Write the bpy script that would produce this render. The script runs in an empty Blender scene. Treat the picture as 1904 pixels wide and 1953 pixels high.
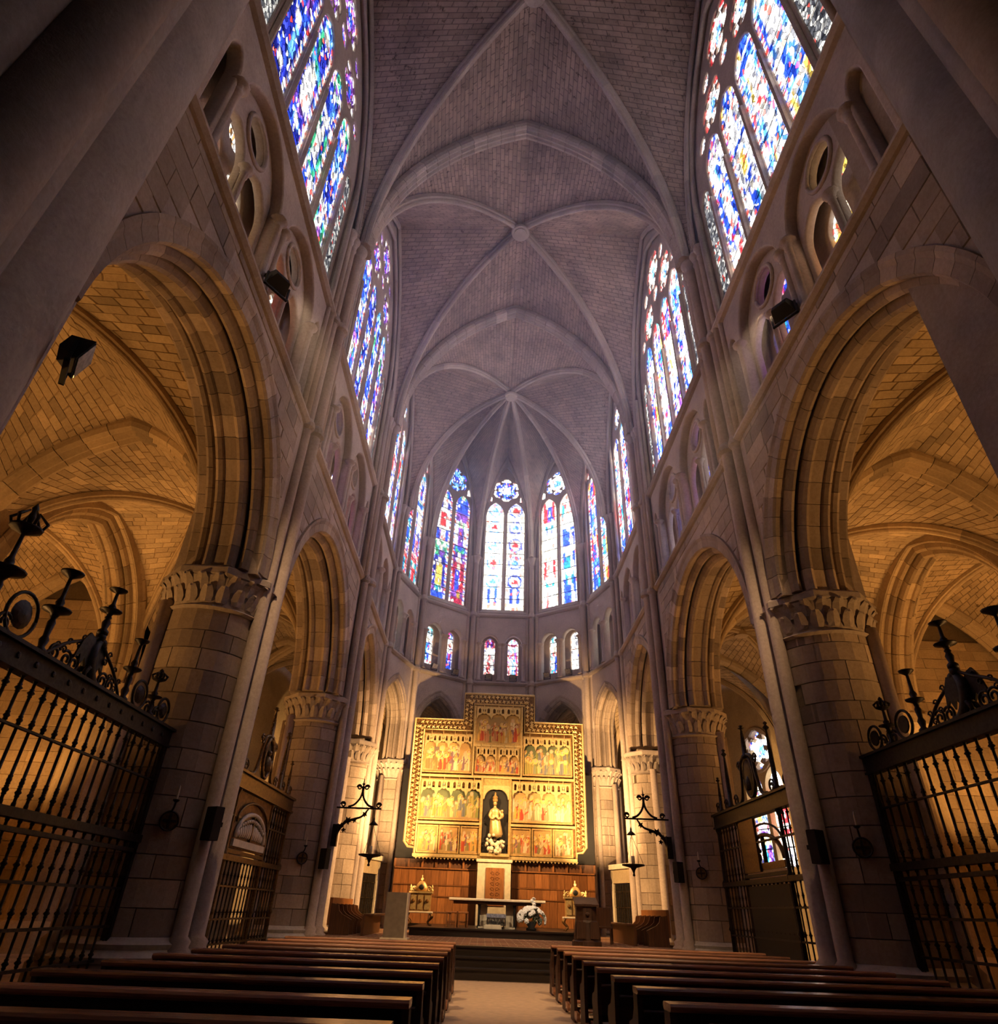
import bpy, math, random
import numpy as np
from mathutils import Matrix, Vector
random.seed(7); RNG = np.random.default_rng(11)
SC = bpy.context.scene
COL = SC.collection
PI = math.pi
# ---------------------------------------------------------------- camera
FPX, CXP, CYP = 1208.0, 952.0, 976.5
def _cam():
    a = Vector(((918-CXP)/FPX, (1736.5-CYP)/FPX, 1.0)).normalized()
    up = Vector((math.sin(.040), -math.cos(.040), 0)); up = (up - a*up.dot(a)).normalized()
    r = a.cross(up); r = r if r.x > 0 else -r
    return r, a, up
_r, _a, _u = _cam()
CAM_LOC = Vector((-0.60, 0.0, 1.5))
cam_d = bpy.data.cameras.new('camera'); cam_d.sensor_fit = 'HORIZONTAL'; cam_d.sensor_width = 36
cam_d.lens = 36*FPX/1904; cam_d.clip_end = 300; cam_d.clip_start = .05
cam = bpy.data.objects.new('camera', cam_d); COL.objects.link(cam)
m = Matrix.Identity(4)
for i, row in enumerate((_r, _a, _u)):
    m[i][0], m[i][1], m[i][2] = row.x, -row.y, -row.z
    m[i][3] = CAM_LOC[i]
cam.matrix_world = m; SC.camera = cam
def project(p):
    d = Vector(p) - CAM_LOC
    c = _r*d.x + _a*d.y + _u*d.z
    if c.z < .05: return None
    return CXP + FPX*c.x/c.z, CYP + FPX*c.y/c.z
# ---------------------------------------------------------------- world, colour, lamps of the place
wd = bpy.data.worlds.new('world'); SC.world = wd; wd.use_nodes = True
wd.node_tree.nodes['Background'].inputs[0].default_value = (.30, .36, .55, 1)
wd.node_tree.nodes['Background'].inputs[1].default_value = .006
vs = SC.view_settings; vs.view_transform = 'Standard'; vs.look = 'None'; vs.gamma = 1.0; vs.use_curve_mapping = False
vs.exposure = 0.12
SC.display_settings.display_device = 'sRGB'
SC.cycles.max_bounces = 3; SC.cycles.diffuse_bounces = 2; SC.cycles.glossy_bounces = 1; SC.cycles.transmission_bounces = 2
SC.cycles.transparent_max_bounces = 4; SC.cycles.volume_bounces = 0
SC.cycles.caustics_reflective = False; SC.cycles.caustics_refractive = False; SC.cycles.sample_clamp_indirect = 4.0
SC.cycles.use_denoising = True; SC.cycles.use_adaptive_sampling = True; SC.cycles.adaptive_threshold = .08; SC.cycles.adaptive_min_samples = 8; SC.cycles.use_light_tree = True
def lamp(name, kind, loc, power, col, target=None, size=.3, angle=60, blend=.6):
    l = bpy.data.lights.new(name, kind); l.energy = power; l.color = col
    if kind == 'AREA': l.size = size
    else: l.shadow_soft_size = size
    if kind == 'SPOT': l.spot_size = math.radians(angle); l.spot_blend = blend
    o = bpy.data.objects.new(name, l); COL.objects.link(o); o.location = loc
    if target is not None: o.rotation_euler = (Vector(target)-Vector(loc)).to_track_quat('-Z', 'Y').to_euler()
    return o
WARM = (1.0, .66, .30); AMBER = (1.0, .50, .15)
for sx in (-1, 1):
    # flood lamps of the choir, aimed at the retable and the apse walls
    lamp('retable_flood', 'SPOT', (sx*5.3, 24.6, 9.2), 700, WARM, (-sx*.4, 33, 6.6), .15, 60)
    lamp('pier_flood', 'SPOT', (sx*5.25, 25.2, 9.1), 12500, (1.0, .58, .22), (-sx*4.9, 31.4, 4.6), .2, 62, .8)
    lamp('apse_flood', 'SPOT', (sx*3.3, 26.4, 1.5), 12000, (1.0, .60, .25), (sx*4.9, 34.6, 7.6), .2, 48, .8)
    lamp('altar_flood', 'SPOT', (sx*5.1, 21.6, 8.8), 1500, (1.0, .74, .46), (.5, 28.2, 1.0), .15, 30, .8)
    lamp('nave_flood', 'SPOT', (sx*5.45, 9.75, 13.5), 4200, (1.0, .64, .33), (sx*.8, 18.5, .4), .2, 50, .9)
    # uplights of the side aisles and of the chapels behind them
    lamp('aisle_uplight', 'SPOT', (sx*13.0, 9.0, 2.6), 1050, AMBER, (sx*9.6, 10.2, 12.6), .12, 130)
    lamp('aisle_uplight', 'SPOT', (sx*12.9, 18.6, 2.6), 900, AMBER, (sx*9.8, 19.4, 12.6), .12, 130)
    lamp('chapel_uplight', 'SPOT', (sx*16.2, 14.6, 2.4), 1400, AMBER, (sx*18.4, 13.0, 8), .2, 150)
    lamp('chapel_uplight', 'SPOT', (sx*16.2, 21.5, 2.4), 900, AMBER, (sx*18.2, 20.5, 8), .2, 150)
    lamp('ambulatory_uplight', 'SPOT', (sx*10.2, 27.5, 2.5), 420, (1, .62, .3), (sx*10, 30.6, 12), .2, 140)
# ---------------------------------------------------------------- mesh helpers
class MB:
    def __init__(s): s.v = []; s.f = []
    def add(s, v, f):
        n = len(s.v); s.v += [tuple(p) for p in v]; s.f += [tuple(i+n for i in q) for q in f]; return s
    def box(s, x0, x1, y0, y1, z0, z1):
        return s.add([(x0,y0,z0),(x1,y0,z0),(x1,y1,z0),(x0,y1,z0),(x0,y0,z1),(x1,y0,z1),(x1,y1,z1),(x0,y1,z1)],
            [(0,3,2,1),(4,5,6,7),(0,1,5,4),(1,2,6,5),(2,3,7,6),(3,0,4,7)])
    def lathe(s, prof, n=16, c=(0,0,0), cap=True, a0=0):
        b = len(s.v); k = len(prof)
        for r, z in prof:
            for i in range(n):
                a = a0+2*PI*i/n; s.v.append((c[0]+r*math.cos(a), c[1]+r*math.sin(a), c[2]+z))
        for j in range(k-1):
            for i in range(n):
                i2 = (i+1) % n; s.f.append((b+j*n+i, b+j*n+i2, b+(j+1)*n+i2, b+(j+1)*n+i))
        if cap:
            s.f.append(tuple(b+i for i in reversed(range(n)))); s.f.append(tuple(b+(k-1)*n+i for i in range(n)))
        return s
    def tube(s, path, r, n=6):
        path = [Vector(p) for p in path]; b = len(s.v); m_ = len(path)
        rs = r if hasattr(r, '__len__') else [r]*m_
        ref = None
        for i, p in enumerate(path):
            t = (path[min(i+1, m_-1)]-path[max(i-1, 0)])
            t = t.normalized() if t.length > 1e-9 else Vector((0, 0, 1))
            if ref is None: ref = t.orthogonal().normalized()
            ref = (ref - t*ref.dot(t))
            ref = ref.normalized() if ref.length > 1e-6 else t.orthogonal().normalized()
            q = t.cross(ref)
            for k in range(n):
                a = 2*PI*k/n; s.v.append(tuple(p+(ref*math.cos(a)+q*math.sin(a))*rs[i]))
        for i in range(m_-1):
            for k in range(n):
                k2 = (k+1) % n; s.f.append((b+i*n+k, b+i*n+k2, b+(i+1)*n+k2, b+(i+1)*n+k))
        s.f.append(tuple(b+k for k in reversed(range(n)))); s.f.append(tuple(b+(m_-1)*n+k for k in range(n)))
        return s
    def ball(s, c, r, n=8, k=5, sc=(1,1,1)):
        prof = [(max(1e-3, math.sin(PI*j/k)), -math.cos(PI*j/k)) for j in range(k+1)]
        b = len(s.v); s.lathe(prof, n, cap=False)
        for i in range(b, len(s.v)):
            p = s.v[i]; s.v[i] = (c[0]+p[0]*r*sc[0], c[1]+p[1]*r*sc[1], c[2]+p[2]*r*sc[2])
        return s
    def strip(s, rows, closed=False):
        """rows: list of equally long point lists -> quads between consecutive rows"""
        b = len(s.v); n = len(rows[0])
        for r_ in rows: s.v += [tuple(p) for p in r_]
        for j in range(len(rows)-1):
            for i in range(n if closed else n-1):
                i2 = (i+1) % n; s.f.append((b+j*n+i, b+j*n+i2, b+(j+1)*n+i2, b+(j+1)*n+i))
        return s
    def mesh(s, name, smooth=False):
        me = bpy.data.meshes.new(name); me.from_pydata(s.v, [], s.f); me.validate()
        if smooth: me.polygons.foreach_set('use_smooth', [True]*len(me.polygons))
        me.update(); return me
    def xf(s, M):
        s.v = [tuple(M @ Vector(p)) for p in s.v]; return s
def put(name, me, mat, parent=None, M=None, **props):
    o = bpy.data.objects.new(name, me); COL.objects.link(o)
    if mat is not None and me is not None and not me.materials: me.materials.append(mat)
    if parent is not None: o.parent = parent
    if M is not None: o.matrix_local = M
    for k, v in props.items(): o[k] = v
    return o
def build(mb, name, mat, parent=None, M=None, smooth=False, **props):
    return put(name, mb.mesh(name, smooth), mat, parent, M, **props)
def empty(name, loc=(0,0,0), rz=0, **props):
    o = bpy.data.objects.new(name, None); COL.objects.link(o); o.empty_display_size = .2
    o.location = loc; o.rotation_euler = (0, 0, rz)
    for k, v in props.items(): o[k] = v
    return o
def thing(name, label, cat, loc=(0,0,0), rz=0, group=None):
    o = empty(name, loc, rz, label=label, category=cat)
    if group: o['group'] = group
    return o
def T(x, y, z): return Matrix.Translation((x, y, z))
def RX(a): return Matrix.Rotation(a, 4, 'X')
def RY(a): return Matrix.Rotation(a, 4, 'Y')
def RZ(a): return Matrix.Rotation(a, 4, 'Z')
def S(x, y, z): return Matrix.Diagonal((x, y, z, 1))
_pc = {}
def plate_mesh(key, outer, holes, thick, bevel=0.0, res=1):
    """flat plate with holes in the local XY plane, thickness along Z, moulded edges"""
    if key in _pc: return _pc[key]
    cu = bpy.data.curves.new('plate', 'CURVE'); cu.dimensions = '2D'; cu.fill_mode = 'BOTH'
    cu.extrude = max(thick/2-bevel, .001); cu.bevel_depth = bevel; cu.bevel_resolution = res; cu.offset = -bevel
    for ring in [outer]+list(holes):
        sp = cu.splines.new('POLY'); sp.points.add(len(ring)-1); sp.use_cyclic_u = True
        for p, q in zip(sp.points, ring): p.co = (q[0], q[1], 0, 1)
    ob = bpy.data.objects.new('plate', cu)
    me = bpy.data.meshes.new_from_object(ob); me.name = key
    bpy.data.objects.remove(ob); bpy.data.curves.remove(cu)
    me.materials.clear()
    _pc[key] = me
    return me
def arch_r(s, h): return (h*h+s*s)/(2*s)
def arch_ring(u0, v0, s, h, vb, n=8, d=0.0):
    """closed outline of a pointed opening: springing (v0), half width s, rise h, foot at vb"""
    r = arch_r(s, h); pts = [(u0-s-d, vb-d), (u0+s+d, vb-d)]
    th = math.acos(max(-1, min(1, (r-s)/(r+d))))
    for i in range(n+1):
        a = th*i/n; pts.append((u0+s-r+(r+d)*math.cos(a), v0+(r+d)*math.sin(a)))
    for i in range(n-1, -1, -1):
        a = th*i/n; pts.append((u0-s+r-(r+d)*math.cos(a), v0+(r+d)*math.sin(a)))
    return pts
def circle(u, v, r, n=20, ph=0): return [(u+r*math.cos(ph+2*PI*i/n), v+r*math.sin(ph+2*PI*i/n)) for i in range(n)]
def foil(u, v, r, k=6, n=6, ph=PI/2, rr=.42):
    """multifoil outline with k lobes inside radius r"""
    pts = []; R0 = r*(1-rr); rl = r*rr
    for j in range(k):
        a = ph+2*PI*j/k
        for i in range(n):
            b = a + (i/(n-1)-.5)*PI*1.15
            pts.append((u+R0*math.cos(a)+rl*math.cos(b), v+R0*math.sin(a)+rl*math.sin(b)))
    return pts
# ---------------------------------------------------------------- materials
class NT:
    def __init__(s, name):
        s.m = bpy.data.materials.new(name); s.m.use_nodes = True; s.t = s.m.node_tree; s.t.nodes.clear()
        s.out = s.t.nodes.new('ShaderNodeOutputMaterial')
    def n(s, typ, inp={}, **kw):
        nd = s.t.nodes.new('ShaderNode'+typ)
        for k, v in kw.items(): setattr(nd, k, v)
        for k, v in inp.items():
            if isinstance(v, bpy.types.NodeSocket): s.t.links.new(v, nd.inputs[k])
            else: nd.inputs[k].default_value = v
        return nd
    def ramp(s, fac, stops):
        nd = s.n('ValToRGB', {'Fac': fac}); e = nd.color_ramp.elements
        while len(e) > len(stops): e.remove(e[-1])
        while len(e) < len(stops): e.new(.5)
        for el, (p, c) in zip(e, stops): el.position = p; el.color = (*c, 1)
        return nd.outputs['Color']
    def mix(s, fac, a, b, typ='MIX'):
        nd = s.n('Mix', data_type='RGBA', blend_type=typ)
        for i, v in ((0, fac), (6, a), (7, b)):
            if isinstance(v, bpy.types.NodeSocket): s.t.links.new(v, nd.inputs[i])
            else: nd.inputs[i].default_value = v if i == 0 else (*v, 1)
        return nd.outputs[2]
    def math(s, op, a, b=0.0, c=0.0):
        nd = s.n('Math', {0: a, 1: b, 2: c}, operation=op); return nd.outputs[0]
    def pbr(s, color, rough=.8, metal=0.0, bump=None, bd=.02, bs=.5, spec=.3, **extra):
        p = s.n('BsdfPrincipled', {'Roughness': rough, 'Metallic': metal})
        p.inputs['Specular IOR Level'].default_value = spec
        if isinstance(color, bpy.types.NodeSocket): s.t.links.new(color, p.inputs['Base Color'])
        else: p.inputs['Base Color'].default_value = (*color, 1)
        if bump is not None:
            b = s.n('Bump', {'Height': bump, 'Distance': bd, 'Strength': bs}); s.t.links.new(b.outputs[0], p.inputs['Normal'])
        for k, v in extra.items(): p.inputs[k].default_value = v
        s.t.links.new(p.outputs[0], s.out.inputs['Surface']); return s.m
def stone_mat(name, col, var=.35, stain=.35, per=True, bs=.5):
    t = NT(name); pos = t.n('NewGeometry').outputs['Position']
    big = t.n('TexNoise', {'Vector': pos, 'Scale': .55, 'Detail': 4.0, 'Roughness': .6}).outputs['Fac']
    fine = t.n('TexNoise', {'Vector': pos, 'Scale': 14.0, 'Detail': 5.0, 'Roughness': .7}).outputs['Fac']
    c0 = tuple(c*(1-stain) for c in col); c1 = tuple(min(1, c*(1+stain*.6)) for c in col)
    c = t.mix(t.math('MULTIPLY_ADD', big, 1.8, -.4), c0, c1)
    c = t.mix(.5, c, t.ramp(fine, [(.3, (.55, .5, .45)), (.7, (1, 1, 1))]), 'MULTIPLY')
    if per:
        rnd = t.n('ObjectInfo').outputs['Random']
        c = t.mix(1.0, c, t.ramp(rnd, [(0, (1-var, 1-var, 1-var*.9)), (.25, (.95, .93, .92)), (.8, (1, 1, 1)), (1, (1+var, 1+var*.97, 1+var*.9))]), 'MULTIPLY')
    return t.pbr(c, .9, bump=fine, bd=.02, bs=bs, spec=.15)
def web_mat(name, col, sx, sy, mortar):
    """fine coursed webbing too far away to tell the stones apart"""
    t = NT(name); uv = t.n('UVMap').outputs[0]
    br = t.n('TexBrick', {'Vector': uv, 'Color1': (*col, 1), 'Color2': (*[c*.72 for c in col], 1), 'Mortar': (*mortar, 1), 'Scale': 1.0,
        'Mortar Size': .018, 'Brick Width': sx, 'Row Height': sy, 'Bias': -.2})
    pos = t.n('NewGeometry').outputs['Position']
    big = t.n('TexNoise', {'Vector': pos, 'Scale': .7, 'Detail': 6.0, 'Roughness': .7}).outputs['Fac']
    pit = t.n('TexNoise', {'Vector': pos, 'Scale': 5.0, 'Detail': 4.0, 'Roughness': .8}).outputs['Fac']
    c = t.mix(1.0, br.outputs['Color'], t.ramp(big, [(.3, (.62, .6, .6)), (.65, (1.15, 1.1, 1.05))]), 'MULTIPLY')
    c = t.mix(1.0, c, t.ramp(pit, [(.34, (.35, .32, .3)), (.42, (1, 1, 1))]), 'MULTIPLY')
    return t.pbr(c, .95, bump=br.outputs['Fac'], bd=.03, bs=.6, spec=.1)
def wood_mat(name, col, rough=.35, scale=3.0, per=True, axis='X'):
    t = NT(name); oc = t.n('TexCoord').outputs['Object']
    sc = {'X': (.5, 9, 9), 'Z': (9, 9, .5), 'Y': (9, .5, 9)}[axis]
    mp = t.n('Mapping', {'Vector': oc, 'Scale': sc}).outputs[0]
    ns = t.n('TexNoise', {'Vector': mp, 'Scale': scale, 'Detail': 5.0, 'Roughness': .65, 'Distortion': .6}).outputs['Fac']
    c = t.ramp(ns, [(.3, tuple(x*.5 for x in col)), (.55, col), (.8, tuple(x*1.35 for x in col))])
    if per:
        rnd = t.n('ObjectInfo').outputs['Random']
        c = t.mix(1.0, c, t.ramp(rnd, [(0, (.65, .6, .55)), (1, (1.25, 1.2, 1.15))]), 'MULTIPLY')
    return t.pbr(c, rough, bump=ns, bd=.004, bs=.3, spec=.45)
def metal_mat(name, col, rough=.4, metal=1.0, noise=18.0, dirt=.5):
    t = NT(name); oc = t.n('TexCoord').outputs['Object']
    ns = t.n('TexNoise', {'Vector': oc, 'Scale': noise, 'Detail': 4.0}).outputs['Fac']
    c = t.ramp(ns, [(.35, tuple(x*(1-dirt) for x in col)), (.6, col)])
    return t.pbr(c, rough, metal, bump=ns, bd=.01, bs=.3)
def plain(name, col, rough=.6, metal=0.0, spec=.3):
    t = NT(name); oc = t.n('TexCoord').outputs['Object']
    ns = t.n('TexNoise', {'Vector': oc, 'Scale': 7.0, 'Detail': 3.0}).outputs['Fac']
    return t.pbr(t.ramp(ns, [(.3, tuple(x*.85 for x in col)), (.7, tuple(min(1, x*1.1) for x in col))]), rough, metal, spec=spec)
STONE = stone_mat('warm_ashlar', (.47, .37, .29))
STONE_UP = stone_mat('grey_limestone', (.56, .45, .38), per=False)
STONE_RIB = stone_mat('rib_stone', (.58, .48, .40), var=.28)
STONE_PALE = stone_mat('pale_plinth_stone', (.62, .56, .48), per=False)
AISLE = stone_mat('golden_vault_stone', (.58, .43, .26), var=.3)
MORTAR = stone_mat('dark_mortar', (.20, .145, .09), per=False)
WALLC = stone_mat('chapel_wall_stone', (.58, .44, .27), per=False)
WEB = web_mat('choir_webbing', (.48, .36, .29), .55, .22, (.22, .17, .15))
WEBA = web_mat('aisle_webbing', (.50, .37, .22), .55, .28, (.2, .14, .08))
WEBW = web_mat('coursed_wall', (.50, .39, .27), .9, .42, (.3, .22, .15))
FLOORM = web_mat('stone_floor', (.40, .30, .21), 1.2, .8, (.22, .16, .11))
CARPET = plain('tan_aisle_floor', (.54, .38, .24), .5)
IRON = metal_mat('black_iron', (.035, .028, .024), .45, .6)
IRON_G = metal_mat('gilt_iron', (.16, .10, .045), .4, .8)
PEWW = wood_mat('pew_wood_lit', (.40, .19, .11), .25, axis='X')  # paler copy of the pew wood, light on tops and seats put into its colour
PEWD = wood_mat('pew_wood_shaded', (.06, .024, .012), .5, axis='X', per=False)  # same wood darkened, shade on ends and backs put into its colour
PANELW = wood_mat('panelling_wood', (.30, .12, .038), .45, axis='Z')
STALLW = wood_mat('stall_wood', (.13, .055, .025), .45, axis='Z', per=False)
GOLD = metal_mat('gilded_wood', (.60, .375, .14), .42, .55, 10.0, .3)
GOLD_D = metal_mat('dark_gold_ground', (.22, .105, .03), .55, .4, 10.0, .5)
GOLD_P = metal_mat('pale_gold', (.66, .47, .21), .42, .5, 14.0, .2)
BLACK = plain('matt_black', (.012, .010, .010), .6)
DARKS = plain('dark_step_stone', (.022, .015, .012), .35, spec=.5)
PALE = plain('pale_limestone', (.72, .62, .46), .6)
GREYB = plain('ambo_grey_stone', (.21, .165, .12), .7)
MARBLE = plain('cream_marble', (.75, .64, .48), .3)
SILVER = metal_mat('silver', (.62, .62, .55), .28, 1.0, 16.0, .5)
LEAD = plain('window_lead', (.02, .02, .022), .7)
def glass_mat(name, cell=7.0, lead=.035, wp=.84, soft=False):
    """leaded stained glass lit from outside: colour by pane, cells and leads procedural"""
    t = NT(name); uv = t.n('UVMap').outputs[0]
    wob = t.n('TexNoise', {'Vector': uv, 'Scale': 3.0, 'Detail': 2.0})
    v2 = t.n('MixRGB', {'Fac': .06, 'Color1': uv, 'Color2': wob.outputs['Color']}).outputs[0]
    mp = t.n('Mapping', {'Vector': v2, 'Scale': (1.0, .62, 1)}).outputs[0]
    vor = t.n('TexVoronoi', {'Vector': mp, 'Scale': cell}, voronoi_dimensions='2D')
    edge = t.n('TexVoronoi', {'Vector': mp, 'Scale': cell}, voronoi_dimensions='2D', feature='DISTANCE_TO_EDGE').outputs['Distance']
    col = t.n('Attribute', attribute_name='Col').outputs['Color']
    sep = t.n('SeparateColor', {'Color': vor.outputs['Color']})
    val = t.ramp(sep.outputs[0], [(0, (.12, .12, .16)), (.3, (.45, .45, .5)), (.65, (1, 1, 1)), (.8, (1.3, 1.3, 1.3)), (.86, (2.6, 2.5, 2.3)), (1, (3.2, 3.0, 2.7))])
    if soft: val = t.ramp(sep.outputs[0], [(0, (.35, .35, .4)), (.5, (.9, .9, .9)), (.85, (1.2, 1.2, 1.2)), (1, (1.8, 1.8, 1.7))])
    c = t.mix(1.0, col, val, 'MULTIPLY')
    c = t.mix(t.math('MULTIPLY', t.math('GREATER_THAN', sep.outputs[1], wp), .75), c, (.95, .93, .85))
    c = t.mix(t.math('MULTIPLY', t.math('GREATER_THAN', sep.outputs[2], .955), .8), c, (.75, .06, .04))
    ln = t.math('GREATER_THAN', edge, lead)
    glow = t.n('Attribute', attribute_name='glow', attribute_type='OBJECT').outputs['Fac']
    em = t.n('Emission', {'Color': c, 'Strength': t.math('MULTIPLY', glow, ln)})
    gl = t.n('BsdfDiffuse', {'Color': (.012, .012, .016, 1)})
    ad = t.n('AddShader', {0: em.outputs[0], 1: gl.outputs[0]})
    t.t.links.new(ad.outputs[0], t.out.inputs['Surface']); return t.m
GLASS = glass_mat('stained_glass', 9.0)
GLASS_A = glass_mat('stained_glass_apse', 8.0, .055, .93, True)
GLASS_F = glass_mat('stained_glass_fine', 12.0, .045)
def paint_mat(name, emit=0):
    t = NT(name); c = t.n('Attribute', attribute_name='Col').outputs['Color']
    c = t.mix(1.0, c, (.62, .56, .50), 'MULTIPLY')
    return t.pbr(c, .5, spec=.25)
PAINT = paint_mat('painted_panel')
# ---------------------------------------------------------------- layout of the choir
PY = [-5.0, 4.6, 14.1, 23.75]          # pier lines along the nave
YC = 31.0                             # centre of the half decagon
AP = [(6.0*math.sin(math.radians(a)), YC+6.0*math.cos(math.radians(a))) for a in (-90, -54, -18, 18, 54, 90)]
Z_CAP, Z_SPR, Z_STR, Z_SILL, Z_VS, Z_KEY = 7.0, 7.9, 12.75, 17.0, 21.0, 30.0
def bay_matrix(mid, wdir):
    """local u along the wall, v up, w outwards through the wall"""
    w = Vector((wdir[0], wdir[1], 0)).normalized(); z = Vector((0, 0, 1)); u = z.cross(w)
    M = Matrix.Identity(4)
    for i in range(3): M[i][0], M[i][1], M[i][2] = u[i], z[i], w[i]
    M[0][3], M[1][3] = mid[0], mid[1]
    return M
wall = {'left': empty('wall_left', kind='structure', label='ambo-side arcade wall of the choir with triforium and clerestory'),
        'right': empty('wall_right', kind='structure', label='lectern-side arcade wall of the choir with triforium and clerestory'),
        'apse': empty('wall_apse', kind='structure', label='polygonal apse wall with narrow pointed arches behind the retable')}
ceil = empty('ceiling', kind='structure', label='pointed rib vault over the choir and apse')
ceil_a = {'left': empty('ceiling_aisle_left', kind='structure', label='golden stone rib vaults of the ambo-side aisle'),
          'right': empty('ceiling_aisle_right', kind='structure', label='golden stone rib vaults of the lectern-side aisle')}
# ---------------------------------------------------------------- curves, ribs, webs
def half_arc(p0, p1, zs, zt, n=14):
    """pointed half arch from the springing p0 to the crown p1 (plan points)"""
    a, b = Vector((*p0, 0)), Vector((*p1, 0)); e = b-a; s = e.length; e = e/s; h = zt-zs; pts = []
    if h >= s:
        r = arch_r(s, h); th = math.asin(min(1, h/r)); 
        if r < s: th = PI-th
        for i in range(n+1):
            t = th*i/n; q = a+e*(r-r*math.cos(t)); pts.append(Vector((q.x, q.y, zs+r*math.sin(t))))
    else:
        for i in range(n+1):
            t = .5*PI*i/n; q = a+e*s*(1-math.cos(t)); pts.append(Vector((q.x, q.y, zs+h*math.sin(t))))
    return pts
RIB = [(-.17,.0),(-.17,.16),(-.11,.20),(-.10,.27),(-.06,.33),(0,.36),(.06,.33),(.10,.27),(.11,.20),(.17,.16),(.17,.0)]
def sweep_mesh(pts, prof, sc=1.0, i0=0, i1=None):
    """profile (b sideways, n below) along a curve in a vertical plane"""
    i1 = len(pts)-1 if i1 is None else i1
    e = Vector((pts[-1].x-pts[0].x, pts[-1].y-pts[0].y, 0)).normalized(); B = Vector((-e.y, e.x, 0)); rows = []
    for i in range(i0, i1+1):
        t = (pts[min(i+1, len(pts)-1)]-pts[max(i-1, 0)]).normalized(); N = B.cross(t)
        if N.z > 0 or (abs(N.z) < .05 and N.dot(e) < 0): N = -N
        rows.append([pts[i]+B*(b*sc)+N*(n*sc) for b, n in prof])
    mb = MB(); mb.strip(rows, True)
    k = len(prof); mb.f.append(tuple(range(k))); mb.f.append(tuple(len(mb.v)-k+i for i in range(k)))
    return mb
def rib(pts, parent, mat, sc=1.0, cut=3, name='rib_stone', prof=RIB):
    n = len(pts)-1
    for i in range(0, n, cut):
        build(sweep_mesh(pts, prof, sc, i, min(n, i+cut)), name, mat, parent, smooth=False)
def web(ra, rb, parent, mat, name='vault_web', nu=6):
    """ruled cell between a rib curve and an arch curve, UV in metres"""
    rows = []; uvs = []; acc = 0.0
    for i, (p, q) in enumerate(zip(ra, rb)):
        if i: acc += ((p-ra[i-1]).length+(q-rb[i-1]).length)/2
        rows.append([p.lerp(q, k/nu) for k in range(nu+1)])
        L = (q-p).length; uvs.append([(L*(k/nu-.5), acc) for k in range(nu+1)])
    mb = MB().strip(rows); me = mb.mesh(name, True)
    lay = me.uv_layers.new(name='UVMap'); flat = [u for r_ in uvs for u in r_]
    for lp in me.loops: lay.data[lp.index].uv = flat[lp.vertex_index]
    return put(name, me, mat, parent)
# pieces laid one by one: the 300 that show largest as parts, the rest joined
def pieces(parent, lst, name, mat, limit, rest_name):
    sc = []
    for v, f in lst:
        c = sum((Vector(p) for p in v[:4]), Vector())/4; q = project(c); a = 0
        if q and -80 < q[0] < 1984 and -80 < q[1] < 2030:
            qs = [project(p) for p in v[:4]]
            if all(qs): a = abs(sum(qs[i][0]*qs[(i+1) % 4][1]-qs[(i+1) % 4][0]*qs[i][1] for i in range(4)))/2
        sc.append(a)
    order = sorted(range(len(lst)), key=lambda i: -sc[i]); rest = MB()
    for k, i in enumerate(order):
        if k < limit and sc[i] > 60: build(MB().add(*lst[i]), name, mat, parent)
        else: rest.add(*lst[i])
    if rest.v: build(rest, rest_name, mat, parent, kind='stuff')
QF = [(0,1,2,3),(4,0,3,7),(5,1,0,4),(6,2,1,5),(7,3,2,6)]
def slab(c, nrm, g, th):
    """quad c (4 points) -> proud slab along nrm with joints g"""
    m_ = (c[0]+c[1]+c[2]+c[3])/4; out = []
    for p in c:
        d = m_-p; L = d.length or 1; out.append(p+d*min(.3, g*1.5/L)+nrm*th)
    return [tuple(p) for p in out]+[tuple(p) for p in c], QF
def web_stones(ra, rb, ch=.25, sl=.54, th=.03, below=True):
    """stones laid in courses on a ruled web"""
    lens = [0]
    for i in range(1, len(ra)): lens.append(lens[-1]+((ra[i]-ra[i-1]).length+(rb[i]-rb[i-1]).length)/2)
    def at(cv, d):
        for i in range(1, len(lens)):
            if d <= lens[i] or i == len(lens)-1:
                t = (d-lens[i-1])/max(1e-6, lens[i]-lens[i-1]); return cv[i-1].lerp(cv[i], min(1, max(0, t)))
    n = max(1, int(lens[-1]/ch)); out = []
    for j in range(n):
        d0, d1 = lens[-1]*j/n, lens[-1]*(j+1)/n
        a0, a1, b0, b1 = at(ra, d0), at(ra, d1), at(rb, d0), at(rb, d1)
        L = ((b0-a0).length+(b1-a1).length)/2
        if L < .12: continue
        k = max(1, round(L/sl)); cuts = [0]+[min(.97, max(.03, (i+(.5 if j % 2 else 0)+random.uniform(-.16, .16))/k)) for i in range(0 if j % 2 else 1, k)]+[1]
        for t0, t1 in zip(cuts, cuts[1:]):
            if t1-t0 < .02: continue
            c = [a0.lerp(b0, t0), a0.lerp(b0, t1), a1.lerp(b1, t1), a1.lerp(b1, t0)]
            nr = (c[1]-c[0]).cross(c[3]-c[0])
            if nr.length < 1e-9: continue
            nr.normalize()
            if (nr.z > 0) == below: nr = -nr
            out.append(slab(c, nr, .018, th+random.uniform(-.008, .008)))
    return out
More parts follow.
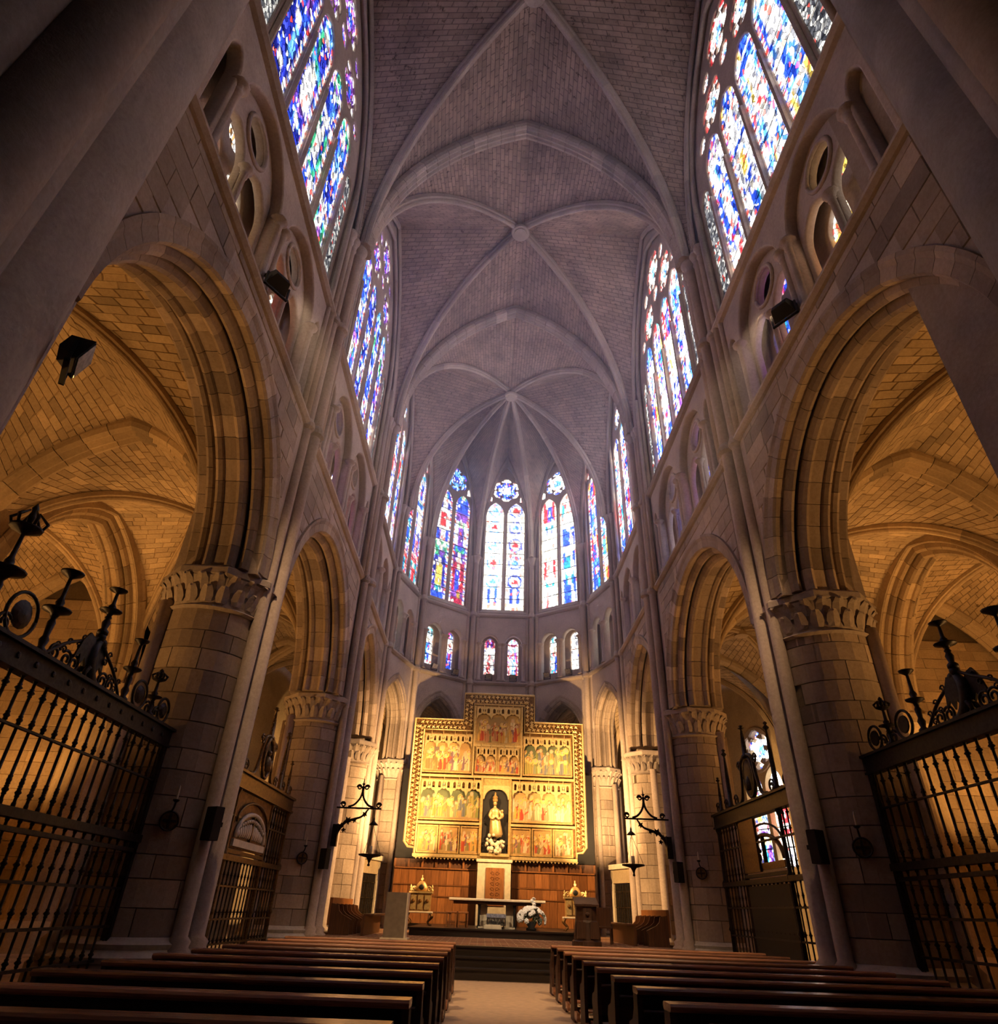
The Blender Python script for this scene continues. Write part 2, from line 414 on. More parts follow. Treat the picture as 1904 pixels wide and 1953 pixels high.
# ---------------------------------------------------------------- arch rings of separate voussoirs
_vm = {}
def voussoirs(parent, BM, uc, vs_, s, h, w0, prof, n, mat, name='voussoir', d=0.0):
    r = arch_r(s, h); th = math.acos(max(-1, min(1, (r-s)/(r+d+max(0, max(q[1] for q in prof)))))); da = th/n; key = (round(r, 3), round(da, 4), str(prof), round(d, 3))
    if key not in _vm:
        rows = []
        for k in range(3):
            a = da*(.012+.976*k/2)
            rows.append([((r+d+nn)*math.cos(a), (r+d+nn)*math.sin(a), b) for b, nn in prof])
        mb = MB().strip(rows, True); kk = len(prof)
        mb.f.append(tuple(range(kk))); mb.f.append(tuple(len(mb.v)-kk+i for i in range(kk)))
        _vm[key] = mb.mesh(name)
    me = _vm[key]
    for sg in (1, -1):
        for i in range(n):
            put(name, me, mat, parent, BM @ T(uc, 0, 0) @ S(sg, 1, 1) @ T(s-r, vs_, w0) @ RZ(da*i))
ORD_IN = [(-.38,.42),(-.38,.16),(-.33,.05),(-.25,.0),(-.17,.05),(-.14,.11),(0,.10),(.14,.11),(.17,.05),(.25,.0),(.33,.05),(.38,.16),(.38,.42)]
ORD_MID = [(-.66,.62),(-.66,.30),(-.62,.20),(-.54,.14),(-.46,.18),(-.42,.26),(-.38,.42),(.38,.42),(.42,.26),(.46,.18),(.54,.14),(.62,.20),(.66,.30),(.66,.62)]
ORD_OUT = [(-.97,.74),(-.97,.66),(-.92,.56),(-.90,.34),(-.84,.30),(-.66,.32),(-.66,.62),(.66,.62),(.66,.32),(.84,.30),(.90,.34),(.92,.56),(.97,.66),(.97,.74)]
TR_IN = [(-.34,.0),(-.34,-.20),(-.28,-.30),(-.18,-.34),(-.10,-.30),(0,-.36),(.10,-.30),(.18,-.34),(.28,-.30),(.34,-.20),(.34,.0)]
def arch_at(s, h, u):
    r = arch_r(s, h); x = abs(u); return math.sqrt(max(0, r*r-(x+r-s)**2))
def arcade_wall(parent, BM, half, s, h, spr, top, thick, mat, d=.45):
    """backing of the spandrels with the arched opening"""
    mb = MB(); pts = [(-half, spr)]+[(u, v) for u, v in arch_ring(0, spr, s, h, spr, 12, d)[2:]][::-1]+[(half, spr)]
    pts = sorted(set(pts), key=lambda p: p[0])
    for w, fl in ((0, 0), (thick, 1)):
        b = len(mb.v)
        for u, v in pts: mb.v += [(u, v, w), (u, top, w)]
        for i in range(len(pts)-1):
            q = (b+2*i, b+2*i+2, b+2*i+3, b+2*i+1); mb.f.append(q if fl else q[::-1])
    n = len(pts)
    for i in range(n-1): mb.f.append((2*i, 2*(n+i), 2*(n+i)+2, 2*i+2))
    return build(mb, 'spandrel_backing', mat, parent, BM)
def ashlar(parent, BM, half, s, h, spr, top, mat, d=.74, ch=.44, sl=.95, limit=300):
    """courses of blocks on the spandrel, each a stone of its own"""
    lst = []; z = spr+.1; j = 0
    while z < top-.12:
        z1 = min(top, z+ch*random.uniform(.85, 1.15))
        rr = arch_r(s, h)+d; dz = z-spr
        ya = (s-arch_r(s, h))+math.sqrt(max(0, rr*rr-dz*dz)) if dz < rr else 0
        ya = ya if ya > 0 else 0
        for a, b in ([(-half, -ya), (ya, half)] if ya > 0 else [(-half, half)]):
            u = a
            if b-a < .08: continue
            first = True
            while u < b-.01:
                u1 = u+sl*random.uniform(.6, 1.35)*(.5 if first and j % 2 else 1); first = False
                if b-u1 < .3: u1 = b
                g = .012; th = -.015-random.uniform(0, .012)
                c = [(u+g, z+g, th), (u1-g, z+g, th), (u1-g, z1-g, th), (u+g, z1-g, th)]
                bk = [(u, z, .0), (u1, z, .0), (u1, z1, .0), (u, z1, .0)]
                lst.append(([tuple(BM @ Vector(p)) for p in c+bk], QF)); u = u1
        z = z1; j += 1
    pieces(parent, lst, 'stone', mat, limit, 'wall_stones')
def rect_ashlar(parent, BM, u0, u1, v0, v1, mat, ch=.42, sl=.9, limit=220):
    lst = []; z = v0; j = 0
    while z < v1-.1:
        z1 = z+ch*random.uniform(.85, 1.15); u = u0; first = True
        while u < u1-.01:
            t = u+sl*random.uniform(.6, 1.35)*(.5 if first and j % 2 else 1); first = False
            if u1-t < .3: t = u1
            g = .014; th = -.02-random.uniform(0, .015)
            lst.append(([tuple(BM @ Vector(p)) for p in [(u+g, z+g, th), (t-g, z+g, th), (t-g, z1-g, th), (u+g, z1-g, th), (u, z, 0), (t, z, 0), (t, z1, 0), (u, z1, 0)]], QF)); u = t
        z = z1; j += 1
    pieces(parent, lst, 'stone', mat, limit, 'wall_stones')
# ---------------------------------------------------------------- triforium
def lancet(u, s, vb, vs_, h, n=6): return arch_ring(u, vs_, s, h, vb, n)
def colonnette(v0, v1, r):
    H = v1-v0
    return [(r*1.9, 0), (r*1.9, .06), (r*1.4, .09), (r*1.6, .14), (r, .18), (r, H-.3), (r*1.25, H-.27), (r*1.05, H-.24), (r*1.5, H-.1), (r*2.1, H-.05), (r*2.1, H)]
def lathe_up(prof, n=10):
    """lathe about the local v axis (bay space)"""
    return MB().lathe(prof, n).xf(RX(-PI/2))
_cm = {}
def colo(parent, BM, u, v0, v1, w, r, mat=None, name='colonnette'):
    key = (round(v1-v0, 3), r)
    if key not in _cm: _cm[key] = lathe_up(colonnette(v0, v1, r)).mesh('colonnette', True)
    put(name, _cm[key], mat or STONE_UP, parent, BM @ T(u, v0, w))
def triforium(parent, BM, half, arches, key, back=.92, lanc=True, endn=True):
    """arches: list of (u, s); front arcade, tracery with oculus, passage and glazed back wall"""
    b, t = Z_STR+.12, Z_SILL
    holes = [lancet(u, s, b+.12, b+2.3, s*1.15) for u, s in arches]
    e = half-.45
    if endn: holes += [lancet(sg*e, .24, b+.12, b+2.5, .5) for sg in (-1, 1)]
    put('triforium_arcade', plate_mesh('tri_'+key, [(-half, b-.12), (half, b-.12), (half, t), (-half, t)], holes, .34, .05), STONE_UP, parent, BM @ T(0, 0, .2))
    if lanc:
        for u, s in arches:
            w2 = s*.5-.06
            hs = [lancet(-s*.5, w2-.03, b+.12, b+1.75, w2*1.25), lancet(s*.5, w2-.03, b+.12, b+1.75, w2*1.25), circle(0, b+3.02, s*.36, 18)]
            put('triforium_tracery', plate_mesh('trt_%.2f' % s, lancet(0, s+.05, b, b+2.3, s*1.15+.05), hs, .22, .05), STONE_UP, parent, BM @ T(u, 0, .42))
            ring = MB().tube([(s*.40*math.cos(2*PI*i/20), b+3.02+s*.40*math.sin(2*PI*i/20), 0) for i in range(21)], .06, 6)
            build(ring, 'oculus_ring', STONE_UP, parent, BM @ T(u, 0, .30), smooth=True)
            colo(parent, BM, u, b+.02, b+1.95, .30, .085)
    us = sorted(set(round(u+sg*(s+.1), 2) for u, s in arches for sg in (-1, 1)))
    for u in us: colo(parent, BM, u, b+.02, b+2.35, .06, .10)
    # passage: floor, roof, glazed back wall
    hol = []; pan = []
    for u, s in arches:
        if lanc:
            for q in (-1, 1): hol.append(lancet(u+q*s*.5, s*.32, b+.75, b+2.0, s*.42)); pan.append((u+q*s*.5, s*.34, b+.7, b+2.55))
            hol.append(circle(u, b+3.15, s*.24, 14)); pan.append((u, s*.26, b+2.85, b+3.45))
        else: hol.append(lancet(u, s*.62, b+.62, b+2.5, s*.75)); pan.append((u, s*.66, b+.58, b+3.15))
    put('triforium_back_wall', plate_mesh('trb_'+key, [(-half-.6, b-.12), (half+.6, b-.12), (half+.6, t), (-half-.6, t)], hol, .2, .02), STONE_UP, parent, BM @ T(0, 0, back))
    build(MB().box(-half-.6, half+.6, t-.05, t+.12, .1, back+.2).box(-half-.6, half+.6, b-.3, b-.1, .1, back+.2), 'passage_slab', STONE_UP, parent, BM)
    return pan
def string_course(parent, BM, half, v, out=.16, name='string_course'):
    prof = [(.05, -.14), (-out*.5, -.10), (-out, -.02), (-out, .05), (-out*.6, .10), (.05, .13)]
    mb = MB().strip([[(u, v+y, x) for x, y in prof] for u in (-half, half)]); build(mb, name, STONE_RIB, parent, BM)
# ---------------------------------------------------------------- stained glass
C_ = dict(blue=(.03,.09,.75), deep=(.02,.03,.38), sky=(.12,.38,.95), red=(.75,.04,.05), ruby=(.40,.02,.06), white=(.95,.93,.86), gold=(.95,.62,.10),
    green=(.05,.42,.20), teal=(.03,.35,.45), violet=(.22,.07,.45), brown=(.35,.16,.06), cream=(1.0,.9,.68), grey=(.30,.30,.31), pink=(.85,.35,.45))
def glass_paint(theme, li, seed):
    """returns f(u,v) -> rgb with u in -1..1 across the light and v in metres above the sill"""
    rg = random.Random(seed); c = C_
    pal = {'left': ['blue','blue','deep','blue','white','sky','violet','white','blue','green','deep','sky'], 'right': ['blue','sky','white','blue','white','blue','white','red','teal','violet','sky','white','gold'],
           'mid': ['blue','sky','white','blue','white','teal','pink','blue','red'], 'centre': ['white','cream','white','white','sky','blue','cream'],
           'white': ['white','white','cream','red','blue','white','teal'], 'grey': ['grey','grey','brown','white','grey'], 'amber': ['cream','white','gold','red','brown','white'],
           'apseL': ['blue','deep','teal','blue','violet','green','white'], 'saint': ['blue','white','red','sky','white']}[theme]
    bays = []; v = 0
    while v < 14:
        hh = rg.uniform(1.7, 2.5)
        bays.append((v, v+hh, [c[rg.choice(pal)] for _ in range(7)])); v += hh
    def f(u, v):
        if theme == 'centre':
            if v < .5: return c['cream']
            if v < 1.55: return c['blue'] if abs(u) < .62 and abs(u+.05*li) > .16 else c['white']
            if abs(u) > .72: return c['cream']
            k = (v % 1.35)/1.35; r_ = math.hypot(u*.6, (k-.5)*1.2)
            if r_ < .2: return c['red'] if int(v/1.35) % 2 == li else c['sky']
            if .34 < r_ < .46: return c['blue'] if li else c['sky']
            return c['white']
        if theme == 'grey':
            q = (u*2+v*3.0) % 1, (u*2-v*3.0) % 1
            return c['grey'] if min(q) > .2 else (.09, .09, .095)
        b = next((x for x in bays if x[0] <= v < x[1]), bays[-1]); k = (v-b[0])/(b[1]-b[0]); col = b[2]
        if abs(u) > .76: return (c['white'] if int(v*7) % 2 else (c['red'] if int(v*7) % 4 == 0 else c['blue'])) if theme != 'white' else c['cream']
        if theme == 'apseL' and v < 2.9:
            body = abs(u+.05*math.sin(v*3)) < .42-.05*v
            if v < .45: return c['blue'] if not li else c['ruby']
            if v < .95: return (c['teal'] if body else c['violet']) if not li else (c['gold'] if body and u < 0 else c['violet'])
            if v < 2.35 and body: return (1.0, .74, .12) if not li else ((.03, .08, .8) if u > -.2 else c['red'])
            if v < 2.8 and abs(u) < .22: return c['cream']
            return c['deep'] if not li else c['ruby']
        if theme == 'apseL' and not li and 4.9 < v < 6.4: return c['red'] if abs(u) < .38 and 5.1 < v < 6.2 else c['white']
        if k < .55:
            wv = .40+.12*math.sin(k*6+seed)
            if abs(u) < wv: return col[0] if u*(1 if seed % 2 else -1) > -.1 else col[1]
            return col[2]
        if k < .74: return c['cream'] if abs(u) < .2 else (col[3] if abs(u) < .45 else col[2])
        if k < .95: return col[4] if abs(u) < .5 and abs(u) > (k-.74)*2 else col[5]
        return c['white'] if theme in ('white', 'right', 'mid') else col[6]
    return f
def pane_mesh(name, u0, u1, v0, v1, fn, uc, us, vb, disc=None):
    nu = max(4, int((u1-u0)/.11)); nv = max(3, int((v1-v0)/.11)); verts = []; cols = []
    rg = random.Random(int((u0*13+v0*7)*97))
    for j in range(nv+1):
        for i in range(nu+1):
            u, v = u0+(u1-u0)*i/nu, v0+(v1-v0)*j/nv; verts.append((u, v, 0))
            cols.append(fn((u-uc)/us, v-vb))
    faces = [(j*(nu+1)+i, j*(nu+1)+i+1, (j+1)*(nu+1)+i+1, (j+1)*(nu+1)+i) for j in range(nv) for i in range(nu)]
    if disc:
        keep = [q for q in faces if all(math.hypot(verts[a][0]-disc[0], verts[a][1]-disc[1]) < disc[2]+.06 for a in q)]; faces = keep or faces
    # a thin sheet with a back, so that the pane has thickness
    me = bpy.data.meshes.new(name); me.from_pydata(verts, [], faces); me.update()
    ca = me.color_attributes.new('Col', 'FLOAT_COLOR', 'POINT'); ca.data.foreach_set('color', [x for c in cols for x in (*c, 1)])
    uv = me.uv_layers.new(name='UVMap')
    for lp in me.loops: p = verts[lp.vertex_index]; uv.data[lp.index].uv = (p[0]+50, p[1]+seed_off[0])
    return me
seed_off = [0.0]
NWIN = [0]
def light(parent, BM, u, s, vb, vt, w, theme, li, seed, glow, rows, mat=None):
    """one light of a window as a stack of panes"""
    fn = glass_paint(theme, li, seed); seed_off[0] = seed*3.7; n = max(1, round((vt-vb)/rows))
    for j in range(n):
        a, b = vb+(vt-vb)*j/n, vb+(vt-vb)*(j+1)/n
        put('pane', pane_mesh('pane', u-s, u+s, a+.024, b-.024, fn, u, s, vb), mat or GLASS, parent, BM @ T(0, 0, w), glow=float(glow))
def rose(parent, BM, u, v, r, w, theme, seed, glow):
    pal = {'left': ('blue', 'violet', 'white'), 'right': ('sky', 'white', 'red'), 'mid': ('blue', 'white', 'sky'), 'centre': ('white', 'blue', 'cream'), 'white': ('sky', 'white', 'blue'),
           'apseL': ('deep', 'sky', 'blue'), 'grey': ('grey', 'grey', 'white'), 'amber': ('gold', 'white', 'red'), 'saint': ('blue', 'white', 'red')}[theme]
    def fn(a, b):
        q = math.hypot(a, b-r); q = math.hypot(a*r, b-r)/r
        return C_[pal[0]] if q < .32 else (C_[pal[1]] if q < .75 else C_[pal[2]])
    seed_off[0] = seed*3.7
    put('pane', pane_mesh('pane', u-r, u+r, v-r, v+r, fn, u, r, v-r, (u, v, r)), GLASS_F, parent, BM @ T(0, 0, w), glow=float(glow))
def new_window(label):
    NWIN[0] += 1
    return empty('window_%d' % NWIN[0], kind='structure', label=label)
def mullions(parent, BM, us, vb, vt, r=.07):
    for u in us: build(MB().box(-r*.8, r*.8, 0, vt-vb, -.05, .03).tube([(0, 0, -.06), (0, vt-vb, -.06)], r*.8, 6), 'mullion', STONE_UP, parent, BM @ T(u, vb, .22), smooth=False)
def big_window(BM, theme, seed, glow, label):
    """four lights between two narrow grisaille lights, three roses"""
    W = new_window(label); vb, sp, s, h = 17.35, 22.4, 3.86, 6.2
    lan = [(-2.16, .62), (-.72, .62), (.72, .62), (2.16, .62)]
    holes = [lancet(u, q, vb+.12, 23.2, 1.0) for u, q in lan]+[lancet(g*3.32, .34, vb+.12, 22.4, .6) for g in (-1, 1)]
    holes += [foil(g*1.44, 25.15, .86) for g in (-1, 1)]+[foil(0, 26.95, .98)]+[circle(g*2.62, 24.75, .3, 10) for g in (-1, 1)]+[circle(0, 25.5, .36, 10)]+[circle(g*1.42, 26.6, .32, 10) for g in (-1, 1)]
    put('tracery', plate_mesh('bigwin', arch_ring(0, sp, s, h, vb, 12, .05), holes, .14, .04), STONE_UP, W, BM @ T(0, 0, .24))
    mullions(W, BM, (-2.82, -1.44, 0, 1.44, 2.82), vb+.1, 21.9, .11)
    for i, (u, q) in enumerate(lan): light(W, BM, u, q+.04, vb+.1, 24.25, .25, theme, i % 2, seed+i, glow*(1+.12*math.sin(seed+i*2)), 1.0)
    for g in (-1, 1):
        light(W, BM, g*3.32, .38, vb+.1, 23.05, .25, 'grey', 0, seed+9, glow*.55, 1.7, GLASS_F)
        rose(W, BM, g*1.44, 25.15, .9, .25, theme, seed+g, glow); rose(W, BM, g*1.42, 26.6, .36, .25, theme, seed+6, glow); rose(W, BM, g*2.62, 24.75, .33, .25, theme, seed+5, glow)
    rose(W, BM, 0, 26.95, 1.02, .25, theme, seed+7, glow); rose(W, BM, 0, 25.5, .4, .25, theme, seed+8, glow)
    build(MB().box(-s-.02, s+.02, vb-.12, vb+.06, .04, .42), 'sill', STONE_PALE, W, BM)
    return W
def twin_window(BM, theme, seed, glow, label, k=2, key='twin', glows=None):
    """apse window: two lights under a six-foil rose (k=3: three lights)"""
    W = new_window(label); vb, sp = 17.35, 24.6; s = 1.42 if k == 2 else 2.72; h = 3.9 if k == 2 else 4.2
    lan = [(-.71, .58), (.71, .58)] if k == 2 else [(-1.83, .8), (0, .8), (1.83, .8)]
    top = 24.5 if k == 2 else 24.2
    holes = [lancet(u, q, vb+.12, top, 1.0) for u, q in lan]
    if k == 2: holes += [foil(0, 26.55, .95)]+[lancet(g*1.1, .13, 25.6, 25.85, .3, 3) for g in (-1, 1)]
    else: holes += [foil(g*.95, 26.2, .8) for g in (-1, 1)]+[foil(0, 27.5, .5)]
    put('tracery', plate_mesh('win'+key, arch_ring(0, sp, s, h, vb, 12, .05), holes, .14, .04), STONE_UP, W, BM @ T(0, 0, .24))
    mullions(W, BM, (0,) if k == 2 else (-.92, .92), vb+.1, top, .10)
    for i, (u, q) in enumerate(lan): light(W, BM, u, q+.04, vb+.1, top+1.1, .25, theme, 1-i if k == 2 else i, seed+i, glow*(glows[1-i] if glows else 1), .82, GLASS_A if k == 2 else None)
    if k == 2:
        rose(W, BM, 0, 26.55, 1.0, .25, theme, seed+7, glow)
        for g in (-1, 1): light(W, BM, g*1.1, .16, 25.55, 26.2, .25, 'white', 0, seed+3, glow, 1)
    else:
        for g in (-1, 1): rose(W, BM, g*.95, 26.2, .84, .25, theme, seed+7, glow)
        rose(W, BM, 0, 27.5, .54, .25, theme, seed+8, glow)
    build(MB().box(-s-.02, s+.02, vb-.14, vb+.06, .02, .42), 'sill', STONE_PALE, W, BM)
    return W
def clerestory(parent, BM, half, s, h, sp, zform, key):
    """wall round the window, up to the vault"""
    outer = arch_ring(0, Z_VS, half, zform-Z_VS, Z_SILL, 12)
    put('clerestory_wall', plate_mesh('cl_'+key, outer, [arch_ring(0, sp, s, h, 17.3, 12)], .34, .0), STONE_UP, parent, BM @ T(0, 0, .22))
    # moulded inner frame of the opening
    ring = arch_ring(0, sp, s-.02, h, 17.3, 12)[1:]+[arch_ring(0, sp, s-.02, h, 17.3, 12)[0]]
    build(MB().tube([(u, v, .03) for u, v in ring], .09, 6), 'window_roll', STONE_RIB, parent, BM, smooth=True)
# ---------------------------------------------------------------- floor
fl = empty('floor', kind='structure', label='stone floor of the nave and aisles with a tan central strip')
build(MB().box(-22, 22, -12, 52, -.3, 0), 'nave_floor', FLOORM, fl)
for me in [o.data for o in fl.children]:
    lay = me.uv_layers.new(name='UVMap')
    for lp in me.loops: lay.data[lp.index].uv = me.vertices[lp.vertex_index].co.xy
build(MB().box(-1.35, 1.35, -6, 19.4, 0, .015), 'central_strip', CARPET, fl)
PZ = .69
plat = empty('floor_presbytery', kind='structure', label='raised presbytery floor with dark stone steps')
for i, (y, z0, z1) in enumerate([(19.8, 0, .25), (20.2, .25, .47), (20.6, .47, PZ)]):
    build(MB().box(-5.2, 5.2, y, 20.62 if i < 2 else 20.9, z0, z1-.04), 'step_riser', DARKS, plat)
    build(MB().box(-5.25, 5.25, y-.04, (20.2, 20.6, 20.9)[i], z1-.04, z1), 'step_tread', DARKS, plat)
PRES = web_mat('presbytery_paving', (.32, .17, .10), .45, .45, (.5, .38, .24))
po = build(MB().box(-5.6, 5.6, 20.9, 33.4, 0, PZ), 'presbytery_paving', PRES, plat)
lay = po.data.uv_layers.new(name='UVMap')
for lp in po.data.loops: lay.data[lp.index].uv = po.data.vertices[lp.vertex_index].co.xy
build(MB().box(-3.1, 3.3, 26.7, 33.2, PZ, PZ+.20), 'altar_dais', DARKS, plat)
build(MB().box(-3.15, 3.35, 26.65, 33.2, PZ+.20, PZ+.25), 'dais_tread', DARKS, plat)
DZ = PZ+.25
# ---------------------------------------------------------------- piers
def leaf_ring(mb, R, z, n, hgt, out, ph=0):
    for i in range(n):
        a = 2*PI*(i+ph)/n; ca, sa = math.cos(a), math.sin(a); wv = PI*R/n*.9; rows = []
        for k, (o, dz, sc) in enumerate([(0, 0, .7), (.03, .35, 1.0), (.08, .7, .9), (out, 1.0, .55), (out*1.05, .86, .2)]):
            rows.append([((R+o+(.04 if j == 1 else 0))*ca-(j-1)*wv*sc*sa, (R+o+(.04 if j == 1 else 0))*sa+(j-1)*wv*sc*ca, z+dz*hgt) for j in range(3)])
        mb.strip(rows)
def core_stones(p, r, z0, z1, ph=0, ch=.46, nper=7):
    key = {}
    for q in (0, 1, 2):
        wq = 2*PI/nper*(1, .62, 1.38)[q]; rows = []; g = .012
        for zz, rr in ((0, r-.03), (g, r), (1-g*2, r), (1, r-.03)):
            rows.append([(rr*math.cos(a), rr*math.sin(a), zz) for a in [wq*(t+.0)/4+(.008 if t == 0 else (-.008 if t == 4 else 0)) for t in range(5)]])
        mb = MB().strip(rows)
        rr = r-.06
        mb.strip([[(rr*math.cos(x), rr*math.sin(x), zz) for zz in (0, g, 1-2*g, 1)] if side < 0 else [(r*math.cos(x), r*math.sin(x), zz) for zz in (0, g, 1-2*g, 1)] for x, side in ((.004, -1), (.008, 1))])
        key[q] = (mb.mesh('stone'), wq)
    z = z0; j = 0
    while z < z1-.05:
        h = min(z1-z, ch*random.uniform(.8, 1.2)); 
        if z1-z-h < .2: h = z1-z
        a = random.uniform(0, 1); tot = 0; seq = []
        while tot < 2*PI-1e-3:
            q = random.choice((0, 0, 1, 2)); 
            if tot+key[q][1] > 2*PI-.15:
                f = (2*PI-tot)/key[q][1]
                seq.append((q, tot, f)); break
            seq.append((q, tot, 1)); tot += key[q][1]
        for q, t0, f in seq:
            put('stone', key[q][0], STONE, p, RZ(a+t0) @ T(0, 0, z) @ S(1, 1, h-.008)) if f == 1 else put('stone', key[q][0], STONE, p, RZ(a+t0) @ T(0, 0, z) @ S(1, 1, h-.008))
        z += h; j += 1
SHB = [(.30, 0), (.30, .08), (.24, .12), (.27, .20), (.19, .28)]
def shaft_mesh(r, z0, z1, base=True, cap=False):
    pr = ([(r*1.75, z0), (r*1.75, z0+.10), (r*1.35, z0+.15), (r*1.5, z0+.24), (r, z0+.32)] if base else [(r, z0)])
    if cap: pr += [(r, z1-.55), (r*1.25, z1-.52), (r*1.05, z1-.46), (r*1.35, z1-.2), (r*1.75, z1-.1), (r*1.75, z1)]
    else: pr += [(r, z1)]
    return MB().lathe(pr, 14)
def pier(label, x, y, ang, r=1.28, big=True, tri=True, detail=True, floor_z=0.0, shafts=True):
    """ang: direction from the pier core to the nave"""
    p = empty('clustered_pier', (x, y, floor_z), ang, kind='structure', label=label)
    f = floor_z
    build(MB().lathe([(r+.34, 0), (r+.34, .5), (r+.26, .58)], 8, a0=PI/8), 'plinth', STONE, p)
    build(MB().lathe([(r+.24, .56), (r+.26, .64), (r+.12, .74), (r+.16, .82), (r, .92)], 28), 'base', STONE_PALE if detail else STONE, p, smooth=False)
    core = build(MB().lathe([(r-.035, .9), (r-.035, Z_CAP-f)], 28), 'core', MORTAR, p, smooth=True)
    if detail: core_stones(core, r, .92, Z_CAP-f)
    mb = MB().lathe([(r+.02, Z_CAP-f-.1), (r+.09, Z_CAP-f-.05), (r+.02, Z_CAP-f), (r+.04, Z_CAP-f+.3), (r+.16, Z_CAP-f+.66)], 28)
    leaf_ring(mb, r+.03, Z_CAP-f+.05, 22, .36, .13); leaf_ring(mb, r+.05, Z_CAP-f+.32, 22, .36, .18, .5)
    build(mb, 'capital', STONE_RIB, p)
    build(MB().lathe([(r+.16, Z_CAP-f+.64), (r+.27, Z_CAP-f+.70), (r+.27, Z_CAP-f+.84), (r+.20, Z_CAP-f+.90)], 8, a0=PI/8), 'abacus', STONE_RIB, p)
    # shafts turned to the nave, running up to the vault; thinner ones under the arcade orders
    fx = (abs(x)-5.84 if abs(x) > 7 else abs(x)-5.72) if big else r+.12
    sp = [(fx, 0, .18), (fx-.12, .37, .14), (fx-.12, -.37, .14)] if big else [(fx, 0, .15), (fx-.16, .3, .12), (fx-.16, -.3, .12)]
    for sx, sy, rr in sp:
        build(shaft_mesh(rr, .62, Z_VS-f, True, True), 'vault_shaft', STONE_UP, p, T(sx, sy, 0), smooth=True)
        for zz in (Z_STR, Z_SILL): build(MB().lathe([(rr, -.2), (rr*1.5, -.12), (rr*1.5, .0), (rr*1.2, .1), (rr, .16)], 14), 'shaft_ring', STONE_RIB, p, T(sx, sy, zz-f))
    if big:
        for sy in (-.68, .68):
            build(shaft_mesh(.12, Z_STR-f, Z_VS-f, False, True), 'wall_shaft', STONE_UP, p, T(fx-.13, sy, 0), smooth=True)
        for sy in (-.92, .92):
            build(shaft_mesh(.09, Z_STR-f+.1, Z_VS-f+1.5, False, False), 'wall_shaft', STONE_UP, p, T(fx-.17, sy, 0), smooth=True)
    for a in ((130, 180, 230) if big else (90, 150, 210, 270)):
        a = math.radians(a); build(shaft_mesh(.15, .62, Z_CAP-f+.1, True, False), 'shaft', STONE_UP, p, T((r+.06)*math.cos(a), (r+.06)*math.sin(a), 0), smooth=True)
    # wall mass above the capital
    if big: build(MB().box(-.85, abs(x)-6.02, -.95, .95, Z_SPR-f-.05, Z_VS-f+2), 'upper_mass', STONE_UP, p)
    else: build(MB().box(-.6, r*.55, -.42, .42, Z_SPR-f-.05, Z_VS-f+2), 'upper_mass', STONE_UP, p)
    return p
def crossing_pier(label, sx, an):
    p = empty('crossing_pier', (sx*6.9, PY[1], 0), an, kind='structure', label=label)
    build(MB().lathe([(2.3, 0), (2.3, .5), (2.2, .6)], 8, a0=PI/8), 'plinth', STONE, p)
    build(MB().box(-1.0, .6, -2.4, .55, .5, 30), 'core', STONE, p)
    for k, (x, y, r) in enumerate([(.62, .02, .78), (1.15, -.75, .34), (1.45, -1.25, .42), (1.25, -1.85, .34), (.75, -2.5, .6), (.72, .92, .10), (-.6, .62, .5)]):
        y = y*(-1 if sx < 0 else 1)*(-1)
        build(shaft_mesh(r, .62, Z_VS+1.0 if k != 5 else Z_VS, True, k in (2, 5)), 'shaft', STONE if k != 5 else STONE_UP, p, T(x, y, 0), smooth=True)
    return p
def sides(): return (('left', -1), ('right', 1))
gate_names = {-1: ('the ambo-side dragon gate', 'the ambo-side medallion gate'), 1: ('the lectern-side dragon gate', 'the lectern-side medallion gate')}
SIDE = {'left': 'ambo side', 'right': 'lectern side'}
for nm, sx in sides():
    an = 0 if sx < 0 else PI
    crossing_pier('massive dark crossing pier at the near end of '+gate_names[sx][0], sx, an)
    pier('clustered pier with round sconce between '+gate_names[sx][0]+' and '+gate_names[sx][1], sx*7.1, PY[2], an, 1.1)
    pier('clustered pier with iron lamp bracket beyond '+gate_names[sx][1], sx*6.9, PY[3], an, .98)
    c = AP[0] if sx < 0 else AP[5]; b = AP[1] if sx < 0 else AP[4]; a = AP[2] if sx < 0 else AP[3]
    for (px, py), lb in ((c, 'apse pier behind the choir stalls on the %s' % SIDE[nm]), (b, 'slender apse pier at the edge of the golden retable, %s' % SIDE[nm]), (a, 'slender apse pier hidden behind the golden retable, %s' % SIDE[nm])):
        d = Vector((-px, YC-py, 0)) if (px, py) != c else Vector((-px, 0, 0)); d.normalize()
        rr = {c: .92, b: .74}.get((px, py), .62); pier(lb, px-d.x*(rr-.07), py-d.y*(rr-.07), math.atan2(d.y, d.x), r=rr, big=False, detail=(px, py) != a)
